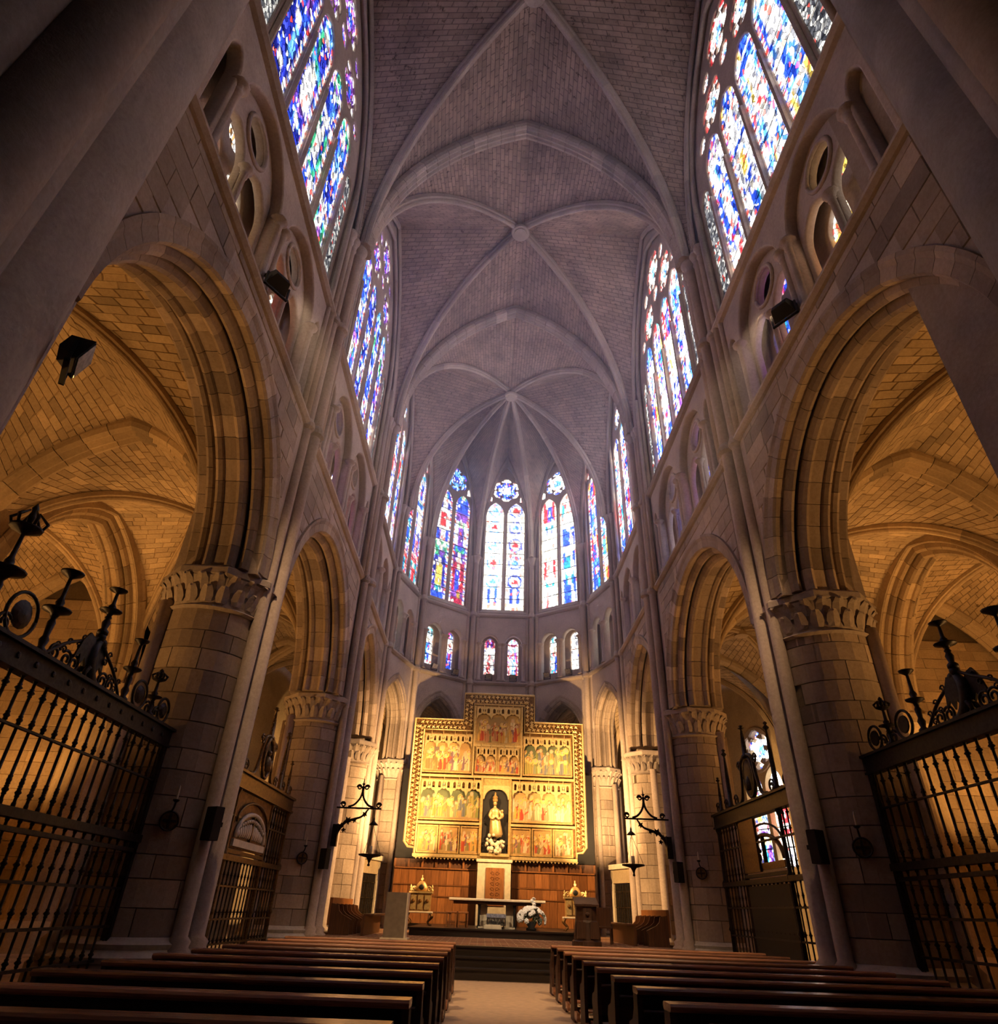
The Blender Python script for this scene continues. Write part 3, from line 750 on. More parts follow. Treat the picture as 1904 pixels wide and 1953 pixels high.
# ---------------------------------------------------------------- arcade walls, triforium and clerestory, bay by bay
wtheme = {'left': 'left', 'right': 'right'}
for nm, sx in sides():
    W = wall[nm]
    for bi in (0, 1, 2):
        yc = (PY[bi]+PY[bi+1])/2; BM = bay_matrix((sx*6.0, yc), (sx, 0))
        s, h = 3.5, 3.55
        arcade_wall(W, BM, 4.8, s, h, Z_SPR, Z_STR, 1.8, STONE_UP)
        if bi:
            for prof, n in ((ORD_IN, 11), (ORD_MID, 12), (ORD_OUT, 13)): voussoirs(W, BM, 0, Z_SPR, s, h, .9, prof, n, STONE)
            ashlar(W, BM, 3.95 if bi else 3.9, s, h, Z_SPR, Z_STR-.12, STONE, limit=150)
        string_course(W, BM, 4.8, Z_STR); string_course(W, BM, 4.8, Z_SILL)
        if bi:
            pan = triforium(W, BM, 3.95, [(-1.62, 1.36), (1.62, 1.36)], 'big')
            TW = new_window('glazed back lights of the triforium, %s bay %s' % (SIDE[nm], ('', 'over the dragon gate', 'over the medallion gate')[bi]))
            for q, (u, pw, v0, v1) in enumerate(pan):
                light(TW, BM, u, pw, v0, v1, .94, 'amber' if (sx < 0 or q < 3) and bi == 1 else 'mid', 0, 40+q+bi*7+sx, (1.6 if sx < 0 else 2.4)*(1 if bi == 1 else 1.3), .8, GLASS_F)
            clerestory(W, BM, 4.55, 3.86, 6.2, 22.4, 29.6, 'big')
            big_window(BM, wtheme[nm], 10*bi+(3 if sx > 0 else 0), (2.0 if sx < 0 else 2.6) if bi == 1 else (2.6 if sx < 0 else 4.6),
                'tall four-light stained glass window, %s wall, over the %s gate' % (SIDE[nm], ('', 'dragon', 'medallion')[bi]))
    # narrow straight bay beside the apse
    yc = (PY[3]+YC)/2; hl = (YC-PY[3])/2; BM = bay_matrix((sx*6.0, yc), (sx, 0)); s, h = hl-1.05, 3.5
    arcade_wall(W, BM, hl, s, h, Z_SPR+.2, Z_STR, 1.6, STONE_UP)
    for prof, n in ((ORD_IN, 10), (ORD_MID, 10), (ORD_OUT, 11)): voussoirs(W, BM, 0, Z_SPR+.2, s, h, .9, prof, n, STONE)
    ashlar(W, BM, hl-.5, s, h, Z_SPR+.2, Z_STR-.12, STONE, limit=60)
    string_course(W, BM, hl, Z_STR); string_course(W, BM, hl, Z_SILL)
    pan = triforium(W, BM, hl-.55, [(-1.18, 1.02), (1.18, 1.02)], 'mid')
    TW = new_window('small glazed triforium lights above the choir stalls, %s' % SIDE[nm])
    for q, (u, pw, v0, v1) in enumerate(pan): light(TW, BM, u, pw, v0, v1, .94, 'mid', 0, 60+q, 1.6, .8, GLASS_F)
    clerestory(W, BM, hl-.1, 2.72, 4.2, 24.6, 29.6, 'mid')
    twin_window(BM, 'mid', 31+sx, 2.6 if sx < 0 else 4.2, 'narrow three-light stained glass window above the choir stalls, %s' % SIDE[nm], 3, 'tri')
# ---------------------------------------------------------------- apse facets
ap_lab = ['stained glass twin window of the apse nearest the ambo-side stalls', 'stained glass twin window with yellow and blue robed figures', 'pale twin window in the middle of the apse',
          'glaring white and red twin window of the apse', 'stained glass twin window of the apse nearest the lectern-side stalls']
ap_theme = [('mid', 2.2, None), ('apseL', 2.4, None), ('centre', 4.6, (1.3, .8)), ('white', 4.6, (1.1, 1.0)), ('right', 3.4, None)]
for i in range(5):
    (x0, y0), (x1, y1) = AP[i], AP[i+1]; mx, my = (x0+x1)/2, (y0+y1)/2
    BM = bay_matrix((mx, my), (mx, my-YC)); hl = 1.854; W = wall['apse']
    s, h = 1.12, 1.75; spr = 9.6
    arcade_wall(W, BM, hl, s, h, spr, Z_STR, 1.1, STONE_UP, d=.35)
    voussoirs(W, BM, 0, spr, s, h, .55, [(b*.75, n*.7) for b, n in ORD_MID], 7, STONE); voussoirs(W, BM, 0, spr, s, h, .55, [(b*.6, n*.7) for b, n in ORD_IN], 7, STONE)
    voussoirs(W, BM, 0, spr, s, h, .55, [(b*.6, n*.7) for b, n in ORD_OUT], 7, STONE)
    for sg in (-1, 1):
        for pr in ([(b*.75, n*.7) for b, n in ORD_MID], [(b*.6, n*.7) for b, n in ORD_IN], [(b*.6, n*.7) for b, n in ORD_OUT]):
            mb = MB().strip([[(sg*(s+n), v, .55+b) for b, n in pr] for v in (Z_SPR, Z_SPR+.55, Z_SPR+1.1, spr)], True); build(mb, 'jamb_moulding', STONE, W, BM)
    string_course(W, BM, hl, Z_STR); string_course(W, BM, hl, Z_SILL, .12)
    pan = triforium(W, BM, hl-.1, [(-.72, .52), (.72, .52)], 'apse', .75, False, False)
    TW = new_window(['pair of small saints windows low in the apse, %s' % q for q in ('nearest the ambo-side stalls', 'under the yellow and blue robed figures', 'under the pale middle window', 'under the glaring white window', 'nearest the lectern-side stalls')][i])
    for q, (u, pw, v0, v1) in enumerate(pan): light(TW, BM, u, pw, v0, v1, .77, 'saint' if i == 2 else 'white', q, 70+i*3+q, (1.6, 2.4, 2.6, 4.0, 3.0)[i]*(1 if i != 2 else (1.4, .8)[q]), .65, GLASS_F)
    clerestory(W, BM, hl-.02, 1.42, 3.9, 24.6, 29.2, 'apse')
    th, gl, gs = ap_theme[i]
    twin_window(BM, th, 80+i*5, gl, ap_lab[i], 2, 'twin', gs)
# ---------------------------------------------------------------- high vault
WEBP = ceil
def rib_and_arch():
    for bi in (0, 1, 2):
        y0, y1 = PY[bi], PY[bi+1]; yc = (y0+y1)/2
        if bi:
            build(MB().lathe([(.42, .0), (.46, .08), (.40, .2), (.25, .3), (.25, .7)], 18).lathe([(.02, -.06), (.30, -.04), (.32, .02)], 14), 'boss', STONE_RIB, ceil, T(0, yc, Z_KEY-.48))
            mb = MB(); leaf_ring(mb, .2, Z_KEY-.5, 8, .1, .22); build(mb, 'boss_leaves', AISLE, ceil, T(0, yc, 0))
        for sx in (-1, 1):
            for ya, sg in ((y0, 1), (y1, -1)):
                d = half_arc((sx*5.74, ya+sg*.1), (0, yc), Z_VS, Z_KEY, 18)
                tr = half_arc((sx*5.74, ya), (0, ya), Z_VS, 29.75, 18); fo = half_arc((sx*5.86, ya+sg*.5), (sx*5.95, yc), Z_VS, 29.7, 18)
                web(d, tr, ceil, WEB); web(d, fo, ceil, WEB)
                if bi: rib(d, ceil, STONE_RIB, 1.0, 3); rib(fo, ceil, STONE_RIB, .55, 6, 'wall_rib_stone')
    for ya in PY[1:]:
        BM = bay_matrix((0, ya), (0, 1)); voussoirs(ceil, BM, 0, Z_VS, 5.74, 8.75, 0, TR_IN, 16, STONE_RIB, 'transverse_voussoir')
    # apse vault on eight ribs
    K = (0, 30.6); pts = [(-5.74, PY[3]), *[(x*.945, YC+(y-YC)*.945) for x, y in AP], (5.74, PY[3])]
    ribs = [half_arc(p, K, Z_VS, Z_KEY, 18) for p in pts]
    for i, r_ in enumerate(ribs): rib(r_, ceil, STONE_RIB, .85, 3)
    for i in range(7):
        p, q = pts[i], pts[i+1]; mid = ((p[0]+q[0])/2, (p[1]+q[1])/2); out = Vector((mid[0], mid[1]-YC, 0)).normalized()*.28 if 0 < i < 6 else Vector((math.copysign(.3, mid[0]), 0, 0))
        mid = (mid[0]+out.x, mid[1]+out.y)
        for v, r_ in ((p, ribs[i]), (q, ribs[i+1])):
            fo = half_arc((v[0]+out.x*.7, v[1]+out.y*.7), mid, Z_VS, 29.4, 18); web(r_, fo, ceil, WEB)
            rib(fo, ceil, STONE_RIB, .5, 9, 'wall_rib_stone')
    for sx, r_ in ((-1, ribs[0]), (1, ribs[7])):
        web(r_, half_arc((sx*5.74, PY[3]), (0, PY[3]), Z_VS, 29.75, 18), ceil, WEB)
    build(MB().lathe([(.40, .0), (.46, .08), (.40, .2), (.25, .3), (.25, .7)], 18), 'boss', STONE_RIB, ceil, T(K[0], K[1], Z_KEY-.48))
    mb = MB(); leaf_ring(mb, .2, Z_KEY-.5, 8, .1, .22); build(mb, 'boss_leaves', AISLE, ceil, T(K[0], K[1], 0))
rib_and_arch()
# ---------------------------------------------------------------- aisles
ZA = 12.9
for nm, sx in sides():
    CA = ceil_a[nm]; lst = {0: [], 1: []}
    for band, (xa, xb) in enumerate(((7.45, 14.25), (15.0, 20.4))):
        xc = (xa+xb)/2
        for bi, (y0, y1) in enumerate(((4.6, 14.2), (14.2, 23.8), (23.8, 31.0))):
            if band == 1 and bi == 2: continue
            yc = (y0+y1)/2
            for px in (xa, xb):
                for py_, sg in ((y0+.35, 1), (y1-.35, -1)):
                    d = half_arc((sx*px, py_), (sx*xc, yc), Z_SPR, ZA, 16); tr = half_arc((sx*px, py_-sg*.1), (sx*xc, py_-sg*.1), Z_SPR, ZA-.05, 16)
                    fo = half_arc((sx*px, py_), (sx*(px+(.1 if px == xa else -.1)), yc), Z_SPR, ZA-.1, 16)
                    web(d, tr, CA, MORTAR if band == 0 and bi < 2 else WEBA); web(d, fo, CA, MORTAR if band == 0 and bi < 2 else WEBA)
                    rib(d, CA, AISLE, .8 if band == 0 else .7, 4)
                    if band == 0 and bi < 2: lst[bi] += web_stones(d, tr)+web_stones(d, fo)
            build(MB().lathe([(.3, 0), (.3, .2), (.15, .5)], 12), 'boss', AISLE, CA, T(sx*xc, yc, ZA-.36))
        # transverse arches across the aisle
        for y in (4.6, 14.2, 23.8, 31.0)[:4 if band == 0 else 3]:
            BM = bay_matrix((sx*xc, y), (0, 1)); s = (xb-xa)/2-.05; h = ZA-.42-Z_SPR
            voussoirs(CA, BM, 0, Z_SPR, s, h, 0, [(b*1.0, n) for b, n in [(-.42,.45),(-.42,.2),(-.36,.08),(-.24,.02),(-.14,.1),(0,.0),(.14,.1),(.24,.02),(.36,.08),(.42,.2),(.42,.45)]], 9, AISLE)
    for k, l in lst.items():
        sub = empty('web_courses'); sub.parent = CA
        pieces(sub, l, 'stone', AISLE, 300, 'far_web_stones')
    # arches and piers between the aisle and the chapels
    OW = empty('wall_outer_'+nm, kind='structure', label='outer arches and chapel walls beyond the aisle on the %s' % SIDE[nm])
    for bi, (y0, y1) in enumerate(((4.6, 14.2), (14.2, 23.8))):
        yc = (y0+y1)/2; BM = bay_matrix((sx*13.75, yc), (sx, 0)); s, h = 3.35, 4.35
        arcade_wall(OW, BM, 4.8, s, h, Z_SPR, 14.2, 1.3, WALLC)
        for prof, n in ((ORD_IN, 9), (ORD_MID, 9), (ORD_OUT, 9)): voussoirs(OW, BM, 0, Z_SPR, s, h, .65, [(b*.72, n_*1.35) for b, n_ in prof], n, AISLE)
    for y in (4.6, 14.2, 23.8):
        mb = MB().lathe([(1.25, 0), (1.25, .6), (1.0, .8), (1.0, 6.9), (1.15, 7.3), (1.35, 7.6), (1.35, 7.95)], 12)
        mb.box(-.65, .65, -1.1, 1.1, 7.9, 14.2)
        o = build(mb, 'outer_pier', WALLC, OW, T(sx*14.4, y, 0))
    def uvwall(mb, name, mat):
        o = build(mb, name, mat, OW); me = o.data; lay = me.uv_layers.new(name='UVMap')
        for lp in me.loops: c = me.vertices[lp.vertex_index].co; lay.data[lp.index].uv = (c.x+c.y, c.z)
    build(MB().box(sx*20.5, sx*20.9, 3.5, 25, 0, 14), 'chapel_wall', MORTAR, OW); rect_ashlar(OW, bay_matrix((sx*20.5, 14.0), (sx, 0)), -9, 10.3, .0, 11.5, AISLE)
    build(MB().box(min(sx*14.4, sx*20.9), max(sx*14.4, sx*20.9), 24.4, 24.8, 0, 14), 'chapel_end_wall', MORTAR, OW); rect_ashlar(OW, bay_matrix((sx*17.6, 24.4), (0, 1)), -2.9, 2.9, 0, 11.5, AISLE)
    uvwall(MB().box(sx*13.9, sx*14.3, 24.4, 31.2, 0, 14), 'ambulatory_side_wall', WEBW)
    build(MB().box(min(sx*7, sx*21), max(sx*7, sx*21), 3.5, 31.4, 14.1, 14.3), 'aisle_roof', WALLC, OW)
# ---------------------------------------------------------------- ambulatory behind the apse
AW = empty('wall_ambulatory', kind='structure', label='ambulatory wall and vault behind the apse arches')
def ring(R, a): return (R*math.sin(math.radians(a)), YC+R*math.cos(math.radians(a)))
angs = [-90, -54, -18, 18, 54, 90]
for i in range(5):
    for a0, a1 in ((angs[i], angs[i]+18), (angs[i]+18, angs[i+1])):
        vtx = a0 if a0 in angs else a1; mid = a1 if a0 in angs else a0
        K = ring(10.2, angs[i]+18)
        for R in (7.4, 13.4):
            d = half_arc(ring(R, vtx), K, Z_SPR, ZA, 10); fo = half_arc(ring(R, vtx), ring(R*.955, mid), Z_SPR, ZA-.2, 10); web(d, fo, AW, WEBA); rib(d, AW, AISLE, .7, 10)
            tr = half_arc(ring(R, vtx), ring(10.4, vtx), Z_SPR, ZA-.1, 10); web(d, tr, AW, WEBA)
    for R in (7.4, 13.4): rib(half_arc(ring(R, angs[i]), ring(10.4, angs[i]), Z_SPR, ZA-.1, 10), AW, AISLE, 1.1, 10)
    p, q = ring(13.9, angs[i]), ring(13.9, angs[i+1]); BM = bay_matrix(((p[0]+q[0])/2, (p[1]+q[1])/2), ((p[0]+q[0])/2, (p[1]+q[1])/2-YC)); hl = 13.9*math.sin(math.radians(18))
    hol = []
    if i == 4: hol = [lancet(u, .62, 3.6, 6.95, .95) for u in (-2.72, -1.26)]+[foil(-1.99, 8.8, .95)]
    if i == 4 or i == 0:
        me = plate_mesh('amb%d' % i, [(-hl, 0), (hl, 0), (hl, 14), (-hl, 14)], hol, .4, .0)
        put('ambulatory_wall', me, WALLC, AW, BM)
    else: put('ambulatory_wall', plate_mesh('amb', [(-hl, 0), (hl, 0), (hl, 14), (-hl, 14)], [], .4, 0), WALLC, AW, BM)
    if i == 4:
        CW = new_window('bright chapel window with a six-lobed rose seen through the lectern-side medallion gate')
        for q_, u in enumerate((-2.72, -1.26)): light(CW, BM, u, .66, 3.55, 7.9, .1, ('white', 'right')[q_], q_, 91+q_, 4.5, .8, GLASS_F)
        rose(CW, BM, -1.99, 8.8, 1.0, .1, 'white', 95, 4.0)
        put('tracery_ring', plate_mesh('ambrose', circle(-1.99, 8.8, 1.1, 24), [foil(-1.99, 8.8, .97)], .12, .03), STONE_RIB, CW, BM @ T(0, 0, -.22))
# ---------------------------------------------------------------- pews
def bbox(x0, x1, y0, y1, z0, z1, b=.012):
    """box with chamfered long edges along x"""
    pr = [(y0+b, z0), (y1-b, z0), (y1, z0+b), (y1, z1-b), (y1-b, z1), (y0+b, z1), (y0, z1-b), (y0, z0+b)]
    mb = MB().strip([[(x, y, z) for y, z in pr] for x in (x0, x1)], True); mb.f += [tuple(range(8))[::-1], tuple(range(8, 16))]
    return mb
def make_pew(L):
    out = [('top_rail', bbox(0, L, -.13, .13, .845, .90, .018), PEWW), ('backrest', bbox(.05, L-.05, -.02, .03, .38, .845), PEWD), ('seat', bbox(.05, L-.05, .0, .42, .42, .46), PEWW),
           ('seat_front', bbox(.05, L-.05, .36, .39, .28, .42), PEWD), ('kneeler', bbox(.06, L-.06, -.36, -.20, .17, .21), PEWW), ('book_ledge', bbox(.05, L-.05, -.16, -.02, .70, .73), PEWD), ('stretcher', bbox(.05, L-.05, .1, .15, .12, .2), PEWD)]
    prof = [(-.10, 0), (.44, 0), (.44, .10), (.40, .14), (.41, .40), (.45, .50), (.40, .58), (.22, .62), (.12, .72), (.10, .845), (-.09, .845), (-.06, .5), (-.10, .12)]
    for x in (0, L-.05):
        mb = MB().strip([[(xx, y, z) for y, z in prof] for xx in (x, x+.05)], True); mb.f += [tuple(range(13)), tuple(range(13, 26))]
        out.append(('end_panel', mb, PEWD))
        out.append(('kneeler_bracket', MB().box(x, x+.05, -.40, -.08, .06, .17), PEWW))
    return [(n, mb.mesh(n), mt) for n, mb, mt in out]
ordn = ['front', 'second', 'third', 'fourth', 'fifth', 'sixth', 'seventh', 'eighth', 'ninth', 'last']
for sx, x0, L, ys in ((-1, -4.78, 3.66, 4.94), (1, .98, 4.72, 5.35)):
    meshes = make_pew(L)
    for k in range(10):
        row = 9-k
        p = thing('pew', '%s dark wooden pew from the altar steps, %s block' % (ordn[row] if row else 'first', 'shorter ambo-side' if sx < 0 else 'longer lectern-side'), 'pew', (x0, ys+1.29*k, 0), 0, 'dark wooden pews in two blocks')
        for n, me, mt in meshes: put(n, me, mt, p)
# ---------------------------------------------------------------- wrought iron gates
def spindle(h, r=.018, knots=()):
    pr = [(r*1.4, 0), (r*1.4, .05), (r, .07)]
    for z, q in sorted(knots): pr += [(r, z-.06), (r*1.5, z-.05), (r*1.2, z-.03), (r*q, z), (r*1.2, z+.03), (r*1.5, z+.05), (r, z+.06)]
    return MB().lathe(pr+[(r, h-.07), (r*1.5, h-.05), (r*1.5, h)], 8)
def candle_finial(h, cup=.16, crown=False, r=.035):
    pr = [(r*2.4, 0), (r*2.4, .06), (r*1.2, .10), (r*1.9, .2), (r*1.1, .26), (r*1.6, h*.36), (r, h*.40), (cup*.35, h*.46), (cup, h*.50), (cup*1.02, h*.52), (cup*.5, h*.53), (r*1.2, h*.55), (r*1.8, h*.60), (r*.9, h*.66), (r*.7, h*.88), (r*.8, h*.90), (cup*.8, h*.96), (cup*.86, h*.98), (cup*.25, h)]
    mb = MB().lathe(pr, 12)
    if crown:
        for i in range(6): a = PI/3*i; mb.tube([(cup*.7*math.cos(a), cup*.7*math.sin(a), h*.97), (cup*.9*math.cos(a), cup*.9*math.sin(a), h*1.06), (cup*.3*math.cos(a), cup*.3*math.sin(a), h*1.16)], [.02, .025, .012], 5)
        mb.lathe([(.02, h), (.05, h*1.1), (.03, h*1.16), (.045, h*1.2), (.01, h*1.26)], 8)
    return mb
def scroll_pts(x, z, r, turns=1.4, sg=1, a0=0, n=26):
    """flat spiral in the gate plane"""
    return [(x+sg*r*(1-.72*i/n)*math.cos(a0+turns*2*PI*i/n), 0, z+r*(1-.72*i/n)*math.sin(a0+turns*2*PI*i/n)) for i in range(n+1)]
def curve3(pts, n=10):
    """Catmull-Rom through pts"""
    P = [Vector(pts[0])]+[Vector(p) for p in pts]+[Vector(pts[-1])]; out = []
    for i in range(1, len(P)-2):
        for k in range(n):
            t = k/n; a, b, c, d = P[i-1], P[i], P[i+1], P[i+2]
            out.append(.5*((2*b)+(c-a)*t+(2*a-5*b+4*c-d)*t*t+(3*b-a-3*c+d)*t**3))
    return out+[P[-2]]
def dragon():
    mb = MB()
    body = curve3([(.42, 0, .08), (.30, 0, .02), (.12, 0, .10), (.0, 0, .26), (-.02, 0, .46), (.04, 0, .60), (.13, 0, .66)], 6)
    n = len(body); rs = [.02+.09*math.sin(PI*min(1, (i/n)*.95+.05))**.8 for i in range(n)]
    mb.tube(body, rs, 9); mb.ball((.16, 0, .67), .07, 8, 5, (1.5, .8, .9)); mb.tube([(.2, 0, .66), (.30, 0, .62)], [.045, .015], 6)
    for sg in (-1, 1): mb.tube([(.1, sg*.03, .72), (.05, sg*.05, .82)], [.02, .005], 5)
    for sg in (-1, 1): mb.tube(curve3([(-.03, sg*.05, .2), (-.10, sg*.06, .08), (-.02, sg*.06, .0)], 4), [.05, .045, .045, .04, .035, .03, .03, .025, .03][:9], 6)
    return mb
def wing(sg):
    pts = [(0, .45), (.10, .62), (.26, .66), (.38, .50), (.46, .18), (.34, .30), (.28, .14), (.20, .28), (.12, .16), (.04, .32)]
    mb = MB().strip([[(sg*x, y, z) for x, z in pts] for y in (-.015, .015)], True); mb.f += [tuple(range(10)), tuple(range(10, 20))]; return mb
GATE_M = {}
def dragon_gate(sx):
    g = thing('wrought_iron_gate', 'tall wrought iron gate crested with a winged dragon and candlesticks, %s' % ('ambo side' if sx < 0 else 'lectern side'), 'gate', (sx*6.9, 9.0, 0), PI/2, 'wrought iron gates of the side aisles')
    a, b = -2.9, 3.95; zt = 4.02
    if 'up' not in GATE_M:
        GATE_M['up'] = spindle(1.56, .022, ((.18, 2.1), (.30, 1.6), (1.0, 2.0), (1.36, 2.4))).mesh('baluster', True)
        GATE_M['lo'] = spindle(2.12, .020, ((.45, 2.4), (1.02, 2.4), (1.58, 2.4), (1.8, 1.8))).mesh('baluster', True)
    n = 25
    for i in range(n+1):
        x = a+(b-a)*i/n
        put('baluster', GATE_M['up'], IRON, g, T(x, 0, 2.46)); put('baluster', GATE_M['lo'], IRON, g, T(x, 0, .24))
    for z0, z1, d in ((.10, .26, .10), (2.34, 2.46, .09), (2.18, 2.24, .06), (1.60, 1.64, .035), (1.05, 1.09, .035), (.58, .62, .035), (3.36, 3.39, .03)): build(MB().box(a-.1, b+.1, -d, d, z0, z1), 'rail', IRON, g)
    fr = build(MB().box(a-.1, b+.15, -.07, .07, zt, zt+.26), 'frieze', IRON, g)
    build(MB().box(a-.1, b+.15, -.13, .13, zt+.26, zt+.31), 'cornice', IRON, fr); build(MB().box(a-.1, b+.15, -.10, .10, zt-.04, zt), 'cornice', IRON, fr)
    for i in range(34): build(MB().lathe([(.05, 0), (.035, .02), (.005, .025)], 6).xf(RX(PI/2)), 'stud', IRON, g, T(a+.1+(b-a)*i/34, -.07, zt+.13)) if i % 2 == 0 else None
    for x in (a-.08, b+.05): build(MB().box(x-.06, x+.06, -.06, .06, .05, zt), 'post', IRON, g)
    for x, h, c, cr in ((3.05, .72, .15, True), (2.05, 1.12, .15, False), (-.35, 1.28, .19, False), (-1.55, 1.35, .24, True), (-2.7, 1.1, .16, False)):
        build(candle_finial(h, c, cr), 'candlestick_finial', IRON, g, T(x, 0, zt+.3), smooth=True)
    # dragon under the tallest finial
    d = build(dragon(), 'dragon', IRON, g, T(.80, 0, zt+.28), smooth=True)
    for sg in (-1, 1): build(wing(sg), 'wing', IRON, d, T(0, sg*.03, .02))
    build(candle_finial(.80, .17), 'candlestick_finial', IRON, g, T(.86, 0, zt+1.05), smooth=True)
    build(MB().tube([(.86, 0, zt+.88), (.86, 0, zt+1.1)], .05, 8).ball((.86, 0, zt+1.0), .085), 'finial_foot', IRON, g, smooth=True)
    for sg, xe in ((1, 1.95), (-1, -.30)):
        st = build(MB().tube(curve3([(.86, 0, zt+1.0), (.86+(xe-.86)*.3, 0, zt+.82), (.86+(xe-.86)*.65, 0, zt+.62), (xe, 0, zt+.3)], 6), .028, 6), 'stay_bar', IRON, g, smooth=True)
        for t in (.35, .6, .8):
            for s2 in (-1, 1): build(MB().tube(scroll_pts(.86+(xe-.86)*t+s2*.03, zt+1.0-.66*t+s2*.07, .06, 1.1, s2), .014, 5), 'curl', IRON, st, smooth=True)
    for x, r in ((2.55, .24), (-.95, .30), (3.55, .22), (-2.1, .26)):
        rg = build(MB().tube([(x+r*math.cos(2*PI*i/22), 0, zt+.33+r+r*math.sin(2*PI*i/22)) for i in range(23)], .026, 6), 'ring', IRON, g, smooth=True)
        build(MB().lathe([(r*.62, -.02), (r*.66, 0), (r*.4, .035), (.01, .05)], 14).xf(RX(PI/2)), 'medallion', IRON, rg, T(x, 0, zt+.33+r))
    for x, sg in ((.25, -1), (1.55, 1), (-.05, 1), (2.95, -1), (3.3, 1), (-1.2, 1), (1.3, 1), (.45, -1)):
        build(MB().tube(scroll_pts(x, zt+.42, .14, 1.5, sg, PI*.2), .022, 6), 'scroll', IRON, g, smooth=True)
dragon_gate(-1); dragon_gate(1)
def spire(h, r=.06):
    mb = MB().lathe([(r*1.6, 0), (r*1.6, .08), (r, .12), (r*.9, h*.5), (r*.4, h*.86), (r*1.3, h*.90), (r*.4, h*.94), (r*.9, h*.97), (.005, h)], 8)
    for k in range(6):
        for sg in (-1, 1): mb.ball((sg*(r*1.1-.006*k), 0, h*(.3+.1*k)), .035-.003*k, 6, 4)
    return mb
def medallion_gate(sx):
    L = sx < 0
    g = thing('wrought_iron_gate', ('wrought iron gate with oval medallion crest and pale carved lunette panel' if L else 'dark wrought iron gate with oval medallion and spires before the chapel window'), 'gate', (sx*6.9, 19.0, 0), PI/2, 'wrought iron gates of the side aisles')
    a, b = -3.5, 3.5; zt = 4.02; IR = IRON_G if L else IRON
    for i in range(27):
        x = a+(b-a)*i/26
        if -1.4 < x < 1.6: 
            if .0 <= i % 2: put('baluster', GATE_M['lo'], IRON, g, T(x, 0, .24))
            continue
        put('baluster', GATE_M['up'], IRON, g, T(x, 0, 2.46)); put('baluster', GATE_M['lo'], IRON, g, T(x, 0, .24))
    for z0, z1, d in ((.10, .26, .10), (2.34, 2.46, .09), (1.78, 1.82, .04), (1.1, 1.14, .04), (.6, .64, .04), (3.3, 3.34, .04)): build(MB().box(a, b, -d, d, z0, z1), 'rail', IR, g)
    fr = build(MB().box(a-.05, b+.05, -.08, .08, zt-.02, zt+.28), 'frieze', IR, g)
    build(MB().box(a-.05, b+.05, -.15, .15, zt+.28, zt+.34), 'cornice', IR, fr); build(MB().box(a-.05, b+.05, -.12, .12, zt-.08, zt-.02), 'cornice', IR, fr)
    for x in (a+.05, -1.4, 1.6, b-.05):
        build(MB().lathe([(.10, 0), (.10, .2), (.06, .26), (.055, 1.2), (.09, 1.26), (.06, 1.34), (.055, 2.3), (.1, 2.38), (.1, 2.46), (.055, 2.54), (.05, 3.8), (.09, 3.9), (.09, 3.98)], 10), 'post', IR, g, T(x, 0, 0), smooth=True)
    # carved lunette panel over the door leaves
    pan = build(MB().box(-1.32 if L else .35, 1.52, -.02, .05, 2.62, 3.92), 'carved_panel', GOLD_D if L else IRON_G, g)
    tym = PALE if L else IRON_G
    build(MB().tube([(.1-1.2*math.cos(PI*i/16), -.06, 2.86+.62*math.sin(PI*i/16)) for i in range(17)], .055, 6), 'lunette_arch', tym, pan, smooth=True)
    build(MB().tube([(.1-1.3*math.cos(PI*i/16), -.06, 3.2+.55*math.sin(PI*i/16)) for i in range(17)], .03, 6), 'lunette_arch', IR, pan, smooth=True)
    build(MB().box(-1.2, 1.4, -.09, .0, 2.66, 2.82), 'lunette_sill', tym, pan); build(MB().box(.06, .14, -.09, 0, 2.8, 3.45), 'lunette_bar', IR, pan)
    mb = MB(); rg = random.Random(3+sx)
    for k in range(14):
        x = -.9+.15*k if L else .45+.07*k; hh = .16+.26*math.sin(PI*(k+1)/15); mb.ball((x, -.05, 2.86+hh*.5), .09, 7, 5, (.8, .5, hh*5)); mb.ball((x, -.07, 2.9+hh), .05, 6, 4)
    build(mb, 'relief_figures', tym if L else IRON_G, pan, smooth=True, kind='stuff')
    build(MB().box(-1.36, 1.56, -.05, .05, 2.5, 2.58), 'lintel', IR, g)
    if not L: build(MB().box(-1.3, 1.5, -.03, .03, .26, 2.3), 'door_leaf', BLACK, g)
    # crest
    ov = build(MB().tube([(.2+.36*math.cos(2*PI*i/24), -.03, zt+.95+.52*math.sin(2*PI*i/24)) for i in range(25)], .06, 7), 'medallion_ring', IR, g, smooth=True)
    build(MB().ball((.2, 0, zt+.95), .34, 16, 8, (1, .14, 1.45)), 'medallion', IRON, ov, smooth=True)
    mb = MB().ball((.2, -.05, zt+1.08), .09, 8, 6).lathe([(.14, 0), (.16, .15), (.10, .36), (.04, .42)], 10, (.2, -.03, zt+.6)); build(mb, 'medallion_bust', IR, ov, smooth=True)
    build(spire(.95, .075), 'spire', IR, g, T(.2, 0, zt+1.45), smooth=True)
    for sg in (-1, 1):
        build(MB().tube(curve3([(.2+sg*.1, 0, zt+1.55), (.2+sg*.45, 0, zt+1.4), (.2+sg*.55, 0, zt+.9), (.2+sg*.75, 0, zt+.45), (.2+sg*1.1, 0, zt+.38)], 7), .05, 6), 'crest_volute', IR, g, smooth=True)
        build(MB().tube(scroll_pts(.2+sg*.62, zt+1.35, .14, 1.4, sg), .03, 6), 'scroll', IR, g, smooth=True)
        build(spire(1.75, .07), 'spire', IR, g, T(.2+sg*1.75, 0, zt+.34), smooth=True); build(spire(1.05, .055), 'spire', IR, g, T(.1+sg*2.75, 0, zt+.34), smooth=True)
